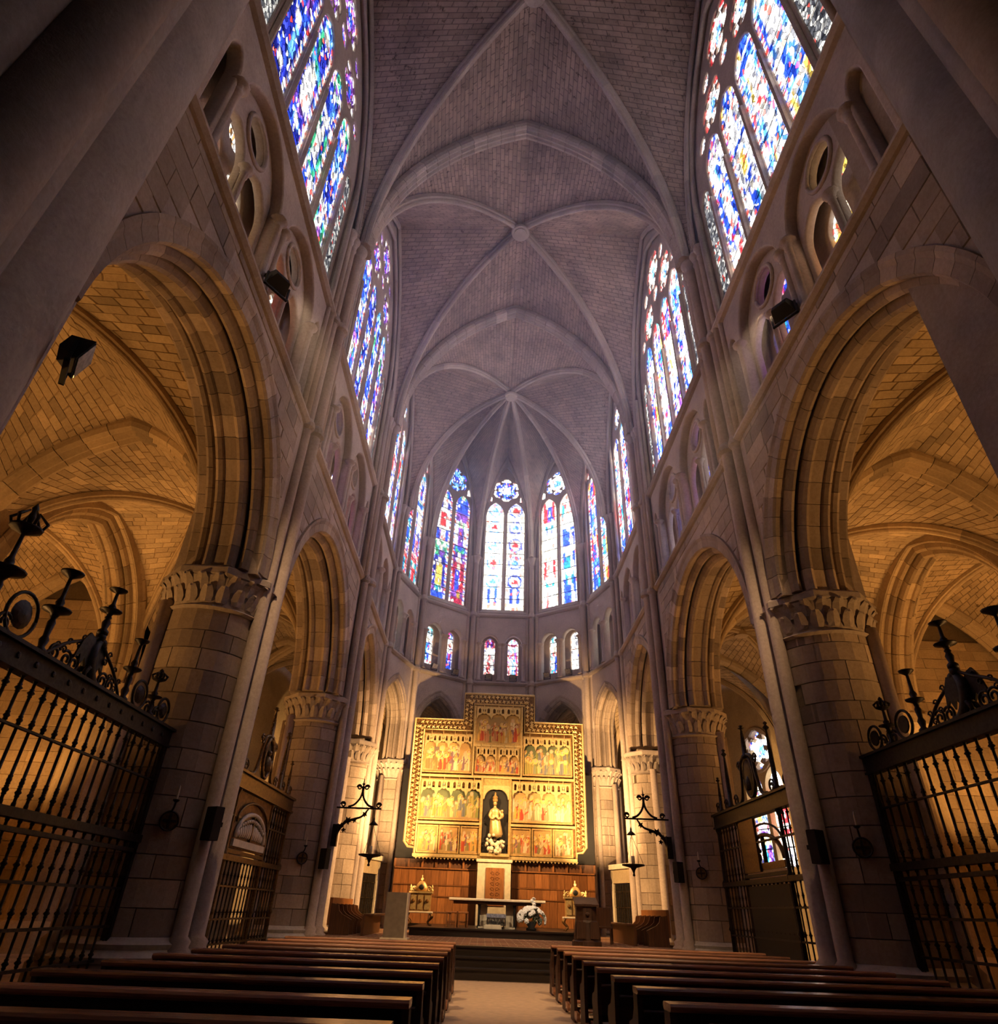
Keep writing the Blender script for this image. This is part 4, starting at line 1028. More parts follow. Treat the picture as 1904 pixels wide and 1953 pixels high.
        for x in (1.35, 2.25, 3.05): build(MB().tube(scroll_pts(.1+sg*x, zt+.5, .17, 1.4, sg, .4), .026, 6), 'scroll', IR, g, smooth=True)
medallion_gate(-1); medallion_gate(1)
# ---------------------------------------------------------------- retable
def paint_panel(w, h, seed, style):
    """painted panel: figures in robes, heads with haloes, ground and sky"""
    rg = random.Random(seed); nx, nz = max(14, int(w/.032)), max(12, int(h/.032))
    X, Z = np.meshgrid(np.linspace(0, w, nx+1), np.linspace(0, h, nz+1)); z = Z/h
    pal = {'warm': [(.55,.10,.05), (.75,.45,.12), (.30,.25,.10), (.80,.66,.40), (.25,.16,.20), (.62,.30,.16), (.85,.72,.5)],
           'green': [(.28,.30,.08), (.45,.40,.12), (.62,.30,.14), (.20,.22,.24), (.70,.55,.25), (.30,.34,.2)],
           'pale': [(.78,.66,.42), (.70,.10,.06), (.62,.50,.12), (.80,.72,.55), (.40,.36,.2), (.72,.6,.35)]}[style]
    sky = {'warm': (.62, .40, .16), 'green': (.16, .20, .11), 'pale': (.66, .46, .20)}[style]; gr = {'warm': (.66, .46, .2), 'green': (.52, .36, .18), 'pale': (.72, .55, .3)}[style]
    t = np.clip((.42-z)/.12+.5+.12*np.sin(X*7+seed), 0, 1)[..., None]; C = np.array(sky)*(1-t)+np.array(gr)*t
    C = C*(.85+.3*np.sin(X*5.1+seed)[..., None]*np.sin(Z*6.3+seed*2)[..., None]*.5+RNG.random(X.shape)[..., None]*.12)
    for k in range(rg.randint(1, 3)):   # buildings and rocks
        x0 = rg.uniform(0, w*.8); ww = rg.uniform(.12, .3)*w; m_ = (X > x0) & (X < x0+ww) & (z > .35) & (z < rg.uniform(.6, .95)); C[m_] = np.array(rg.choice([(.74, .6, .38), (.42, .3, .15), (.22, .18, .14)]))
        m2 = (np.abs(X-x0-ww*.5) < ww*.2) & (z > .38) & (z < .6); C[m2] = (.10, .07, .06)
    n = max(4, int(w/h*5.5)); xs = [((i+.5+rg.uniform(-.35, .35))/n*w, 1) for i in range(n)]+[((i+.5+rg.uniform(-.4, .4))/n*w, 0) for i in range(n)]
    for x0, near in xs:
        hh = rg.uniform(.42, .60)*h; zb = (rg.uniform(.02, .10) if not near else rg.uniform(.24, .36))*h; wd_ = rg.uniform(.08, .14)*h; c1 = np.array(rg.choice(pal)); c2 = np.array(rg.choice(pal))
        u = (X-x0)/wd_; v = (Z-zb)/hh; ln = .25*math.sin(x0*9+seed)
        body = (v > 0) & (v < .80) & (np.abs(u+ln*v) < 1.05-.55*v)
        C[body] = c1*(.75+.5*((np.sin(u*9+v*3)+1)/2)[body][:, None])
        mant = body & (u+ln*v > .25*np.sin(v*5)); C[mant] = c2*(.7+.5*((np.sin(u*8)+1)/2)[mant][:, None])
        hx, hz, hr = x0-ln*wd_*.85, zb+hh*.88, hh*.105
        if rg.random() < .45: C[np.hypot(X-hx, Z-hz) < hr*1.75] = (.95, .68, .2)
        C[np.hypot(X-hx, Z-hz-hr*.3) < hr*1.15] = np.array(rg.choice([(.22, .10, .04), (.4, .2, .06), (.6, .5, .35)])); C[np.hypot((X-hx)*1.2, Z-hz) < hr] = (.82, .56, .36)
        arm = (np.abs(v-.55-.25*(u-1)) < .05) & (u > .3) & (u < 1.9); C[arm] = c1*.9
    mb = MB(); me = bpy.data.meshes.new('painting')
    vv = [(float(a), 0.0, float(b)) for a, b in zip(X.ravel(), Z.ravel())]
    fs = [(j*(nx+1)+i, j*(nx+1)+i+1, (j+1)*(nx+1)+i+1, (j+1)*(nx+1)+i) for j in range(nz) for i in range(nx)]
    me.from_pydata(vv, [], fs); me.update(); ca = me.color_attributes.new('Col', 'FLOAT_COLOR', 'POINT')
    ca.data.foreach_set('color', np.concatenate([np.clip(C, 0, 1), np.ones(X.shape+(1,))], 2).astype(np.float32).ravel())
    return me
YR = 33.0
rt = thing('retable', 'tall golden retable with painted panels and a leafy stepped border', 'altarpiece', (0, YR, DZ))
OX = -.05
def rb(x0, x1, z0, z1, y0, y1, name, mat, par=None):
    return build(MB().box(x0+OX, x1+OX, y0, y1, z0-DZ, z1-DZ), name, mat, par or rt)
outl = [(-3.75, 3.52), (3.75, 3.52), (3.75, 3.86), (4.02, 3.9), (4.2, 4.1), (4.22, 9.68), (1.78, 9.68), (1.78, 11.03), (-1.82, 11.03), (-1.82, 9.68), (-4.26, 9.68), (-4.24, 4.1), (-4.06, 3.9), (-3.75, 3.86)]
put('back_board', plate_mesh('retback', [(x+OX, z-DZ) for x, z in outl], [], .14, .01), GOLD_D, rt, T(0, .12, 0) @ RX(PI/2))
put('backing_panel', plate_mesh('retdark', [(-4.62+OX, 3.0-DZ), (4.62+OX, 3.0-DZ), (4.62+OX, 7.3-DZ), (-4.62+OX, 7.3-DZ)], [], .08, 0), BLACK, rt, T(0, .30, 0) @ RX(PI/2))
inner = [(-3.72, 3.6), (3.72, 3.6), (3.74, 9.16), (1.28, 9.16), (1.28, 10.5), (-1.32, 10.5), (-1.32, 9.16), (-3.78, 9.16)]
# leafy border: rows of gilded leaf crosses between two mouldings
for ringp, th in ((outl, .06), (inner, .045)):
    build(MB().tube([(x+OX, -.02, z-DZ) for x, z in ringp+[ringp[0]]], th, 6), 'border_moulding', GOLD_P, rt)
mb = MB()
def star(cx, cz, r, ph):
    k = 8; b = len(mb.v); mb.v.append((cx+OX, -.09, cz-DZ))
    for i in range(k): a = ph+2*PI*i/k; q = r if i % 2 == 0 else r*.42; mb.v.append((cx+OX+q*math.cos(a), -.03-.02*(i % 2), cz-DZ+q*math.sin(a)))
    for i in range(k): mb.f.append((b, b+1+i, b+1+(i+1) % k))
def run(x0, z0, x1, z1, n):
    for i in range(n):
        for s_ in (-.115, .115):
            t = (i+(.5 if s_ > 0 else 0))/n; dx, dz = x1-x0, z1-z0; L_ = math.hypot(dx, dz)
            star(x0+dx*t-dz/L_*s_, z0+dz*t+dx/L_*s_, .125, random.uniform(0, 1))
run(-3.98, 4.05, -4.02, 9.42, 25); run(3.97, 4.05, 3.98, 9.42, 25); run(-4.0, 9.42, -1.57, 9.42, 11); run(1.53, 9.42, 4.0, 9.42, 11); run(-1.57, 9.45, -1.57, 10.77, 6); run(1.53, 9.45, 1.53, 10.77, 6); run(-1.57, 10.77, 1.53, 10.77, 14)
build(mb, 'border_foliage', GOLD_P, rt, kind='stuff')
def canopy(x0, x1, z1, dep, n, par):
    """row of hanging ogee arches over a panel"""
    w_ = (x1-x0)/n; hol = []
    top = [(x0+OX, z1-DZ), (x1+OX, z1-DZ)]; low = []
    for i in range(n):
        for k in range(9):
            t = k/8; zz = -dep+dep*.42*math.sin(PI*t)**.6+(.07 if k % 2 else 0)*dep
            low.append((x0+OX+w_*(i+t), z1-DZ+zz))
    put('canopy', plate_mesh('cn%.2f_%.2f' % (x0, z1), top+low[::-1], [lancet(x0+OX+w_*(i+.2+.3*j), w_*.085, z1-DZ-dep*(.50 if j != 1 else .42), z1-DZ-dep*.24, dep*.14, 3) for i in range(n) for j in range(3)], .06, .008), GOLD_P, par, T(0, -.10, 0) @ RX(PI/2))
    for i in range(n): build(MB().lathe([(.03, 0), (.05, .08), (.02, .16), (.04, .2), (.005, dep*.9)], 6), 'pinnacle', GOLD_P, par, T(x0+OX+w_*(i+.5), -.12, z1-DZ-dep*.55))
def picture(x0, x1, z0, z1, seed, style, ncan=0, dep=.3, nm='painted_panel'):
    fr = rb(x0, x1, z0, z1, .0, .06, nm, GOLD_D)
    b = .06
    put('painting', paint_panel(x1-x0-2*b, z1-z0-2*b-(dep*.6 if ncan else 0), seed, style), PAINT, fr, T(x0+b+OX, -.012, z0+b-DZ))
    for q in ((x0, x1, z0, z0+b), (x0, x1, z1-b, z1), (x0, x0+b, z0+b, z1-b), (x1-b, x1, z0+b, z1-b)): rb(*q, -.07, .0, 'frame', GOLD, fr)
    if ncan: canopy(x0+b, x1-b, z1-b, dep, ncan, fr)
picture(-3.72, -1.28, 7.12, 8.98, 5, 'warm', 4, .62); picture(1.2, 3.62, 7.12, 8.98, 8, 'green', 4, .62)
picture(-3.72, -.72, 5.04, 6.86, 12, 'green', 4, .72); picture(.66, 3.58, 5.04, 6.86, 15, 'pale', 4, .72)
for i in range(3):
    picture(-3.66+i*1.0, -2.70+i*1.0, 3.66, 4.82, 21+i, 'warm'); picture(.68+i*.98, 1.62+i*.98, 3.66, 4.82, 31+i, 'warm')
picture(-1.22, 1.1, 8.52, 10.4, 41, 'warm', 3, .6)
picture(-1.16, -.06, 7.14, 8.42, 43, 'warm', 2, .62); picture(-.04, 1.06, 7.14, 8.42, 45, 'warm', 2, .62)
for x0, x1, z, d in ((-3.78, 3.72, 6.98, .14), (-3.78, -.70, 4.92, .14), (.64, 3.72, 4.92, .14), (-1.3, 1.22, 8.46, .10)):
    rb(x0, x1, z-.05, z+.05, -d, .05, 'cornice', GOLD_P)
rb(-3.8, 3.75, 3.5, 3.62, -.16, .05, 'cornice', GOLD_P)
for x in (-1.25, 1.14):
    build(MB().lathe([(.05, 0), (.05, 3.4)], 6), 'colonnette', GOLD_P, rt, T(x+OX, -.08, 7.0-DZ))
for x in (-.74, .62): rb(x-.06, x+.06, 3.6, 6.95, -.12, .05, 'pilaster', GOLD)
mb = MB()
for i in range(46):
    x = -3.7+i*.163; mb.add([(x+OX, -.12, 3.5-DZ), (x+.16+OX, -.12, 3.5-DZ), (x+.08+OX, -.12, 3.40-DZ)], [(0, 1, 2)])
build(mb, 'scalloped_fringe', GOLD_P, rt, kind='stuff')
niche = rb(-.66, .56, 3.66, 6.9, -.02, .0, 'niche', BLACK)
rb(-.66, .56, 6.55, 6.95, -.08, .02, 'niche_head', GOLD, niche)
put('niche_arch', plate_mesh('nichearch', [(-.68+OX, 6.0-DZ)]+[(x, z) for x, z in arch_ring(-.05+OX, 6.0-DZ, .56, .42, 6.0-DZ, 6)[2:]][::-1]+[(.58+OX, 6.0-DZ), (.58+OX, 6.62-DZ), (-.68+OX, 6.62-DZ)], [], .08, .015), GOLD_P, niche, T(0, -.1, 0) @ RX(PI/2))
rb(-.72, .62, 3.6, 3.72, -.3, .05, 'niche_shelf', GOLD_P, niche)
# statue in the niche
st = thing('statue', 'pale gilded statue of a crowned robed figure on clouds in the dark niche', 'statue', (OX-.05, YR-.2, 3.72))
mb = MB()
prof = [(.26, .68), (.30, .80), (.27, 1.05), (.24, 1.3), (.20, 1.5), (.19, 1.62), (.22, 1.72), (.20, 1.84), (.09, 1.90), (.06, 1.95), (.06, 2.0)]
b0 = len(mb.v); mb.lathe(prof, 20)
for i in range(b0, len(mb.v)):
    x, y, z = mb.v[i]; a = math.atan2(y, x); f = 1+.10*math.sin(a*7+z*4)*(1 if z < 1.5 else .3); mb.v[i] = (x*f+.04*math.sin(z*2.4), y*f*.75, z)
hx = .04*math.sin(2.05*2.4)
mb.ball((hx, -.01, 2.09), .105, 12, 8, (.85, .95, 1.15)); mb.ball((hx, -.11, 2.08), .02, 6, 4); mb.tube([(hx-.05, -.09, 2.12), (hx-.03, -.10, 2.12)], .012, 5); mb.tube([(hx+.03, -.10, 2.12), (hx+.05, -.09, 2.12)], .012, 5)
for sg in (-1, 1): mb.tube(curve3([(sg*.2, 0, 1.78), (sg*.27, -.08, 1.55), (sg*.15, -.2, 1.42), (sg*.02, -.24, 1.5)], 5), [.075]*6+[.06]*6+[.04]*4, 8)
build(mb, 'robed_body', GOLD_P, st, smooth=True)
build(MB().lathe([(.11, 0), (.13, .10), (.10, .12), (.13, .2), (.06, .26), (.03, .34), (.05, .37), (.005, .42)], 10), 'crown', GOLD, st, T(hx, -.01, 2.17))
mb = MB().ball((.30, -.1, 1.58), .09, 8, 6, (1, 1, 1.5)).ball((.30, -.12, 1.76), .065, 8, 6); build(mb, 'child', GOLD_P, st, smooth=True)
mb = MB(); rg = random.Random(9)
for k in range(46): a, q = rg.uniform(0, 2*PI), rg.random(); mb.ball(((.20+.22*math.sin(PI*q))*math.cos(a), .16*math.sin(a)-.02, .06+.72*q), rg.uniform(.06, .12), 7, 5)
build(mb, 'cloud_of_cherubs', PALE, st, smooth=True, kind='stuff')
# ---------------------------------------------------------------- panelling and pillar below the retable
wp = thing('wood_panelling', 'brown wooden panelling of upright boards below the golden retable', 'panelling', (0, YR+.1, DZ))
def wb(x0, x1, z0, z1, y0, y1, name, mat=PANELW): build(MB().box(x0+.006, x1-.006, y0, y1, z0-DZ+.006, z1-DZ-.006), name, mat, wp)
for x0, x1 in ((-4.62, -.86), (.72, 4.5)):
    n = 11; w_ = (x1-x0)/n
    build(MB().box(x0, x1, .05, .12, 0, 3.42-DZ), 'back_frame', STALLW, wp)
    for i in range(n):
        for z0, z1 in ((2.42, 3.02), (1.98, 2.38), (DZ, 1.94)): wb(x0+w_*i, x0+w_*(i+1), z0, z1, .0+random.uniform(-.01, .01), .06, 'board')
    for i in range(7): wb(x0+(x1-x0)*i/6-.05, x0+(x1-x0)*i/6+.05, 3.08, 3.42, -.02, .06, 'frieze_post')
    wb(x0, x1, 3.02, 3.08, -.06, .06, 'rail'); wb(x0, x1, 2.38, 2.42, -.03, .06, 'rail'); wb(x0, x1, 1.94, 1.98, -.03, .06, 'rail')
tp = thing('stone_pillar', 'pale stone tabernacle pillar with a carved wooden door behind the altar', 'pillar', (-.1, YR-.25, DZ))
build(MB().box(-.74, .76, -.1, .25, 0, 2.50), 'stone_body', PALE, tp); build(MB().box(-.80, .82, -.16, .25, 2.42, 2.54), 'top_slab', PALE, tp)
dr = build(MB().box(-.36, .46, -.15, -.1, .75, 2.2), 'carved_door', PANELW, tp)
mb = MB()
for k in range(6):
    for sg in (-1, 1): mb.tube(scroll_pts(.05+sg*.11, .98+k*.2, .085, 1.2, sg), .016, 5)
mb.xf(T(0, -.16, 0)); build(mb, 'carved_scrolls', PANELW, dr, smooth=True); build(MB().box(.03, .07, -.17, -.14, .85, 2.1), 'carved_stem', PANELW, dr)
# ---------------------------------------------------------------- altar and what stands round it
al = thing('altar_table', 'long altar table with a pale moulded top on paired supports', 'altar', (0, 29.0, DZ))
build(bbox(-1.85, 1.85, -.55, .55, .86, .95, .02), 'top_slab', MARBLE, al); build(bbox(-1.68, 1.68, -.45, .45, .76, .86, .03), 'under_slab', STALLW, al)
for sx in (-1, 1):
    for y in (-.3, .3): build(MB().lathe([(.07, 0), (.07, .06), (.045, .09), (.045, .7), (.07, .76)], 10), 'post', BLACK, al, T(sx*.68, y, 0))
    build(MB().box(sx*.50-.14, sx*.50+.14, -.1, .3, 0, .76), 'stone_support', PALE, al)
build(MB().box(-.7, .7, -.45, .45, 0, .05), 'foot_slab', PALE, al)
rq = thing('reliquary_chest', 'small silver reliquary chest under the altar table', 'chest', (-.02, 28.55, DZ+.05))
build(MB().box(-.36, .36, -.2, .2, .05, .30), 'body', SILVER, rq)
build(MB().strip([[(x, -.21, .30), (x, -.13, .42), (x, .13, .42), (x, .21, .30)] for x in (-.37, .37)]).add([(-.37, -.21, .3), (-.37, -.13, .42), (-.37, .13, .42), (-.37, .21, .3), (.37, -.21, .3), (.37, -.13, .42), (.37, .13, .42), (.37, .21, .3)], [(0, 1, 2, 3), (7, 6, 5, 4)]), 'lid', SILVER, rq)
for i in range(5): build(MB().lathe([(.02, 0), (.02, .25)], 6).ball((0, 0, .13), .05, 6, 5, (1, .6, 1.6)), 'figure', SILVER, rq, T(-.28+.14*i, -.21, .05))
for sx in (-1, 1):
    for y in (-.16, .16): build(MB().ball((0, 0, .025), .035, 6, 4), 'foot', SILVER, rq, T(sx*.3, y, 0))
build_block = thing('stone_block', 'low pale stone block in front of the altar', 'block', (-.15, 28.0, DZ)); build(MB().box(-.32, .32, -.16, .16, .0, .10), 'slab', PALE, build_block); build(MB().box(-.28, .28, -.13, .13, .10, .13), 'top', PALE, build_block)
# white flowers
WHITE = plain('white_petals', (.98, .96, .90), .5); LEAF = plain('dark_leaves', (.05, .08, .03), .5)
fw = thing('flower_arrangement', 'round arrangement of white flowers beside the altar', 'flowers', (1.25, 27.6, DZ))
build(MB().lathe([(.16, 0), (.20, .04), (.12, .1), (.22, .26), (.2, .28)], 14), 'vase', BLACK, fw, smooth=True)
mb = MB(); rg = random.Random(4)
for k in range(90):
    a, e, q = rg.uniform(0, 2*PI), rg.uniform(-.3, 1.4), rg.uniform(.25, .5); c = Vector((q*math.cos(a)*math.cos(e)*1.1, q*math.sin(a)*math.cos(e)*.8, .32+q*math.sin(e)*.8)); d = Vector((rg.uniform(-.1, .1), rg.uniform(-.1, .1), rg.uniform(-.02, .1)))
    mb.add([c-d*.6, c+Vector((.03, 0, .02)), c+d*.9, c-Vector((.03, 0, -.02))], [(0, 1, 2, 3)])
build(mb, 'foliage', LEAF, fw, kind='stuff')
fm = MB().ball((0, 0, 0), .055, 8, 5, (1, 1, .8))
for i in range(6): a = PI/3*i; fm.ball((.05*math.cos(a), .05*math.sin(a), .0), .042, 6, 4, (1, 1, .7))
fme = fm.mesh('flower', True)
for k in range(60):
    a, e = rg.uniform(0, 2*PI), rg.uniform(-.25, 1.35); q = .50; c = (q*math.cos(a)*math.cos(e)*1.05, q*math.sin(a)*math.cos(e)*.75, .34+q*math.sin(e)*.78)
    put('flower', fme, WHITE, fw, T(*c) @ RZ(a) @ RY(PI/2-e) @ S(*[rg.uniform(.9, 1.35)]*3))
for k in range(14): put('flower', fme, WHITE, fw, T(.06+rg.uniform(-.05, .05), rg.uniform(-.05, .05), .72+.022*k) @ RX(rg.uniform(-1, 1)) @ S(.7, .7, .7))
build(MB().tube([(.06, 0, .3), (.06, 0, 1.05)], .02, 5), 'tall_stem', LEAF, fw)
# gilded consoles
for sx, xx in ((-1, -2.98), (1, 3.08)):
    g = thing('gilded_console', 'ornate gilded baroque console with crest, %s' % ('beside the plain stone ambo' if sx < 0 else 'behind the dark lectern'), 'console table', (xx, 29.1, PZ if abs(xx) > 3.2 else DZ), 0, 'gilded consoles flanking the altar')
    build(bbox(-.5, .5, -.22, .22, .40, .46, .015), 'marble_top', MARBLE, g)
    for lx in (-.42, .42):
        for ly in (-.16, .16): build(MB().tube(curve3([(lx, ly, .40), (lx*1.15, ly*1.1, .28), (lx*.8, ly, .12), (lx*1.1, ly*1.2, 0)], 5), [.05]*6+[.035]*6+[.03]*4, 6), 'cabriole_leg', GOLD_D, g, smooth=True)
    cb = build(MB().box(-.40, .40, -.14, .14, .46, 1.06), 'cabinet', GOLD, g)
    for dx in (-.27, 0, .27):
        build(MB().box(dx-.10, dx+.10, -.17, -.14, .52, 1.0), 'door', GOLD_P, cb); build(MB().lathe([(.07, 0), (.05, .03), (.01, .04)], 10).xf(RX(PI/2)), 'rosette', GOLD_D, cb, T(dx, -.17, .80))
    build(MB().box(-.46, .46, -.18, .18, 1.06, 1.12), 'cornice', GOLD_P, g)
    cr = build(MB().lathe([(.24, 0), (.26, .12), (.16, .28), (.10, .34), (.02, .36)], 14).xf(S(1, .5, 1)), 'crest', GOLD, g, T(0, 0, 1.12), smooth=True)
    build(MB().lathe([(.10, 0), (.06, .03), (.01, .04)], 12).xf(RX(PI/2)), 'medallion', BLACK, cr, T(0, -.12, .14)); build(MB().ball((0, 0, .42), .06, 8, 5).tube([(0, 0, .36), (0, 0, .56)], .02, 6), 'finial', GOLD_P, cr, smooth=True)
    for q in (-1, 1):
        build(MB().tube(scroll_pts(q*.30, 1.20, .10, 1.3, -q), .03, 6), 'scroll', GOLD_P, g, smooth=True); build(MB().lathe([(.05, 0), (.06, .06), (.02, .1), (.04, .16), (.005, .24)], 8), 'urn', GOLD_P, g, T(q*.42, 0, 1.12), smooth=True)
# ambo, lectern, stools
am = thing('stone_ambo', 'plain grey stone ambo block standing above the altar steps', 'ambo', (-3.18, 23.0, PZ))
build(MB().box(-.32, .30, -.25, .27, .0, 1.2), 'body', GREYB, am); build(MB().box(.30, .34, -.25, .27, 0, 1.2), 'lit_side', PALE, am); build(MB().box(-.4, .42, -.3, .36, 0, .04), 'foot', PALE, am)  # pale sheet paints the brightly lit side of the block
LECT = wood_mat('lectern_wood', (.07, .03, .015), .5, axis='Z', per=False)
lc = thing('dark_lectern', 'dark carved wooden lectern above the altar steps', 'lectern', (2.62, 23.0, PZ))
build(MB().lathe([(.46, 0), (.46, .12), (.40, .16), (.36, .6), (.34, .66), (.33, 1.0), (.38, 1.08)], 8, a0=PI/8), 'body', LECT, lc)
build(MB().strip([[(x, -.36, 1.02), (x, .30, 1.22), (x, .30, 1.27), (x, -.36, 1.07)] for x in (-.36, .36)], True).add([(-.36, -.36, 1.02), (-.36, .3, 1.22), (-.36, .3, 1.27), (-.36, -.36, 1.07), (.36, -.36, 1.02), (.36, .3, 1.22), (.36, .3, 1.27), (.36, -.36, 1.07)], [(0, 1, 2, 3), (7, 6, 5, 4)]), 'desk', LECT, lc)
build(MB().ball((0, -.36, .82), .05, 8, 5, (1.4, .5, 1)), 'carved_boss', LECT, lc)
for x in (-.2, .2): build(MB().box(x-.13, x+.13, -.40, -.36, .2, .62), 'panel', LECT, lc)
for k, (x, y, lab) in enumerate(((-1.72, 28.3, 'reddish wooden stool nearer the gilded console'), (-1.3, 28.6, 'reddish wooden stool next to the silver chest'))):
    s_ = thing('wooden_stool', lab, 'stool', (x, y, DZ), .2*k, 'wooden stools by the altar'); build(bbox(-.2, .2, -.18, .18, .44, .50), 'seat', PANELW, s_)
    for a in (-1, 1): build(MB().box(a*.17-.025, a*.17+.025, -.16, .16, 0, .44), 'leg_panel', PANELW, s_)
    build(MB().box(-.17, .17, -.02, .02, .12, .2), 'stretcher', PANELW, s_)
bn = thing('low_bench', 'low dark bench in front of the panelling beside the stools', 'bench', (-2.35, 31.6, DZ)); build(bbox(-.5, .5, -.2, .2, .4, .46), 'seat', STALLW, bn)
for a in (-.45, .45): build(MB().box(a-.03, a+.03, -.18, .18, 0, .4), 'leg', STALLW, bn)
ch = thing('dark_chair', 'dark wooden chair behind the lectern', 'chair', (3.55, 25.2, PZ), PI*.9)
build(bbox(-.24, .24, -.22, .22, .44, .49), 'seat', STALLW, ch); build(MB().box(-.24, .24, .19, .23, .5, 1.02), 'backrest', STALLW, ch)
for x in (-.21, .21):
    for y in (-.19, .19): build(MB().box(x-.025, x+.025, y-.025, y+.025, 0, .44), 'leg', STALLW, ch)
# choir stalls
for sx in (-1, 1):
    q = thing('choir_stalls', 'row of dark wooden choir stalls on the %s' % ('ambo side' if sx < 0 else 'lectern side'), 'choir stalls', (sx*5.0, 26.4, PZ), 0, 'choir stalls')
    build(MB().box(sx*.52-.05, sx*.52+.05, -1.9, 1.9, .25, 1.02), 'back_panel', PANELW, q); build(MB().box(sx*.40-.22, sx*.40+.22, -1.9, 1.9, .0, .06), 'foot_board', STALLW, q)
    build(MB().box(-.6*sx-.04, -.6*sx+.04, -1.95, 1.95, .0, .55), 'front_desk', STALLW, q); build(MB().box(-.72*sx-.12, -.72*sx+.2, -1.95, 1.95, .55, .6), 'desk_top', STALLW, q)
    for i in range(6):
        y = -1.9+.76*i; pr = [(.5, 0), (-.18, 0), (-.16, .3), (-.22, .42), (-.05, .50), (.10, .56), (.22, .66), (.26, .82), (.5, .86)]
        mb = MB().strip([[(sx*a, yy, z) for a, z in pr] for yy in (y-.03, y+.03)], True); mb.f += [tuple(range(9)), tuple(range(9, 18))]; build(mb, 'arm_divider', STALLW, q)
        if i < 5: build(MB().box(min(sx*.05, sx*.46), max(sx*.05, sx*.46), y+.05, y+.71, .34, .39), 'seat', STALLW, q)
# ---------------------------------------------------------------- iron brackets with hanging lamps
def ivy(mb, x, z, r, a):
    pts = [(x+r*q*math.cos(a+t), z+r*q*math.sin(a+t)) for t, q in ((0, 1), (.5, .5), (.9, .95), (1.6, .45), (2.2, .8), (PI, .3), (-2.2, .8), (-1.6, .45), (-.9, .95), (-.5, .5))]
    n = len(pts); mb.strip([[(p, y, q) for p, q in pts] for y in (-.02, .02)], True); b = len(mb.v)-2*n; mb.f += [tuple(range(b, b+n)), tuple(range(b+n, b+2*n))]
for sx in (-1, 1):
    k = thing('iron_bracket', 'black wrought iron lamp bracket with scrolls on the %s pier' % ('ambo-side' if sx < 0 else 'lectern-side'), 'bracket', (sx*5.50, 23.5, 3.42), 0 if sx < 0 else PI, 'iron lamp brackets')
    arm = curve3([(-.02, 0, -.05), (.08, 0, .22), (.25, 0, .42), (.5, 0, .52), (.78, 0, .62), (.98, 0, .86)], 7)
    build(MB().tube(arm, [.06-.001*i for i in range(len(arm))], 7), 'curved_arm', IRON, k, smooth=True); build(MB().box(-.10, 1.40, -.025, .025, .84, .89), 'cross_bar', IRON, k); build(MB().box(-.12, .06, -.09, .09, -.30, .35), 'wall_plate', IRON, k)
    for p, z, r, a in ((.12, .28, .15, 2.4), (.32, .46, .16, 1.0), (.55, .50, .10, 4.5), (.86, .70, .12, 4.7), (.22, .2, .10, 5.5)):
        mb = MB(); ivy(mb, p, z, r, a); build(mb, 'ivy_leaf', IRON, k)
    for sg in (-1, 1):
        build(MB().tube(curve3([(.70, 0, 1.45), (.70+sg*.05, 0, 1.2), (.70+sg*.22, 0, .98), (.70+sg*.42, 0, .90)], 6), .035, 6), 'crown_stay', IRON, k, smooth=True)
        build(MB().tube(scroll_pts(.70+sg*.13, 1.52, .09, 1.5, sg), .022, 6), 'scroll', IRON, k, smooth=True); build(MB().tube(scroll_pts(.70+sg*.60, .97, .09, 1.5, sg), .022, 6), 'scroll', IRON, k, smooth=True)
    build(MB().lathe([(.04, 0), (.05, .12), (.02, .18), (.06, .22), (.02, .26), (.004, .48)], 8), 'spike', IRON, k, T(.70, 0, 1.40))
    lp = thing('hanging_lamp', 'dark hanging sanctuary lamp with a flat dish below the %s bracket' % ('ambo-side' if sx < 0 else 'lectern-side'), 'lamp', (sx*4.30, 23.5, 2.87), 0, 'sanctuary lamps')
    build(MB().lathe([(.02, -.28), (.05, -.25), (.02, -.2), (.06, -.1), (.10, -.04), (.36, .02), (.37, .06), (.05, .04)], 20), 'dish', IRON, lp, smooth=True)
    for a in range(3): build(MB().tube([(.34*math.cos(a*2.1), .34*math.sin(a*2.1), .05), (0, 0, .92)], .007, 5), 'chain', IRON, lp)
    build(MB().lathe([(.16, .92), (.10, .98), (.03, 1.04), (.03, 1.10), (.008, 1.16), (.008, 1.38)], 12), 'canopy', IRON, lp, smooth=True); build(MB().lathe([(.05, .06), (.06, .12), (.06, .3), (.045, .3)], 12), 'glass_cup', plain('lamp_glass', (.6, .5, .35), .2), lp, smooth=True)
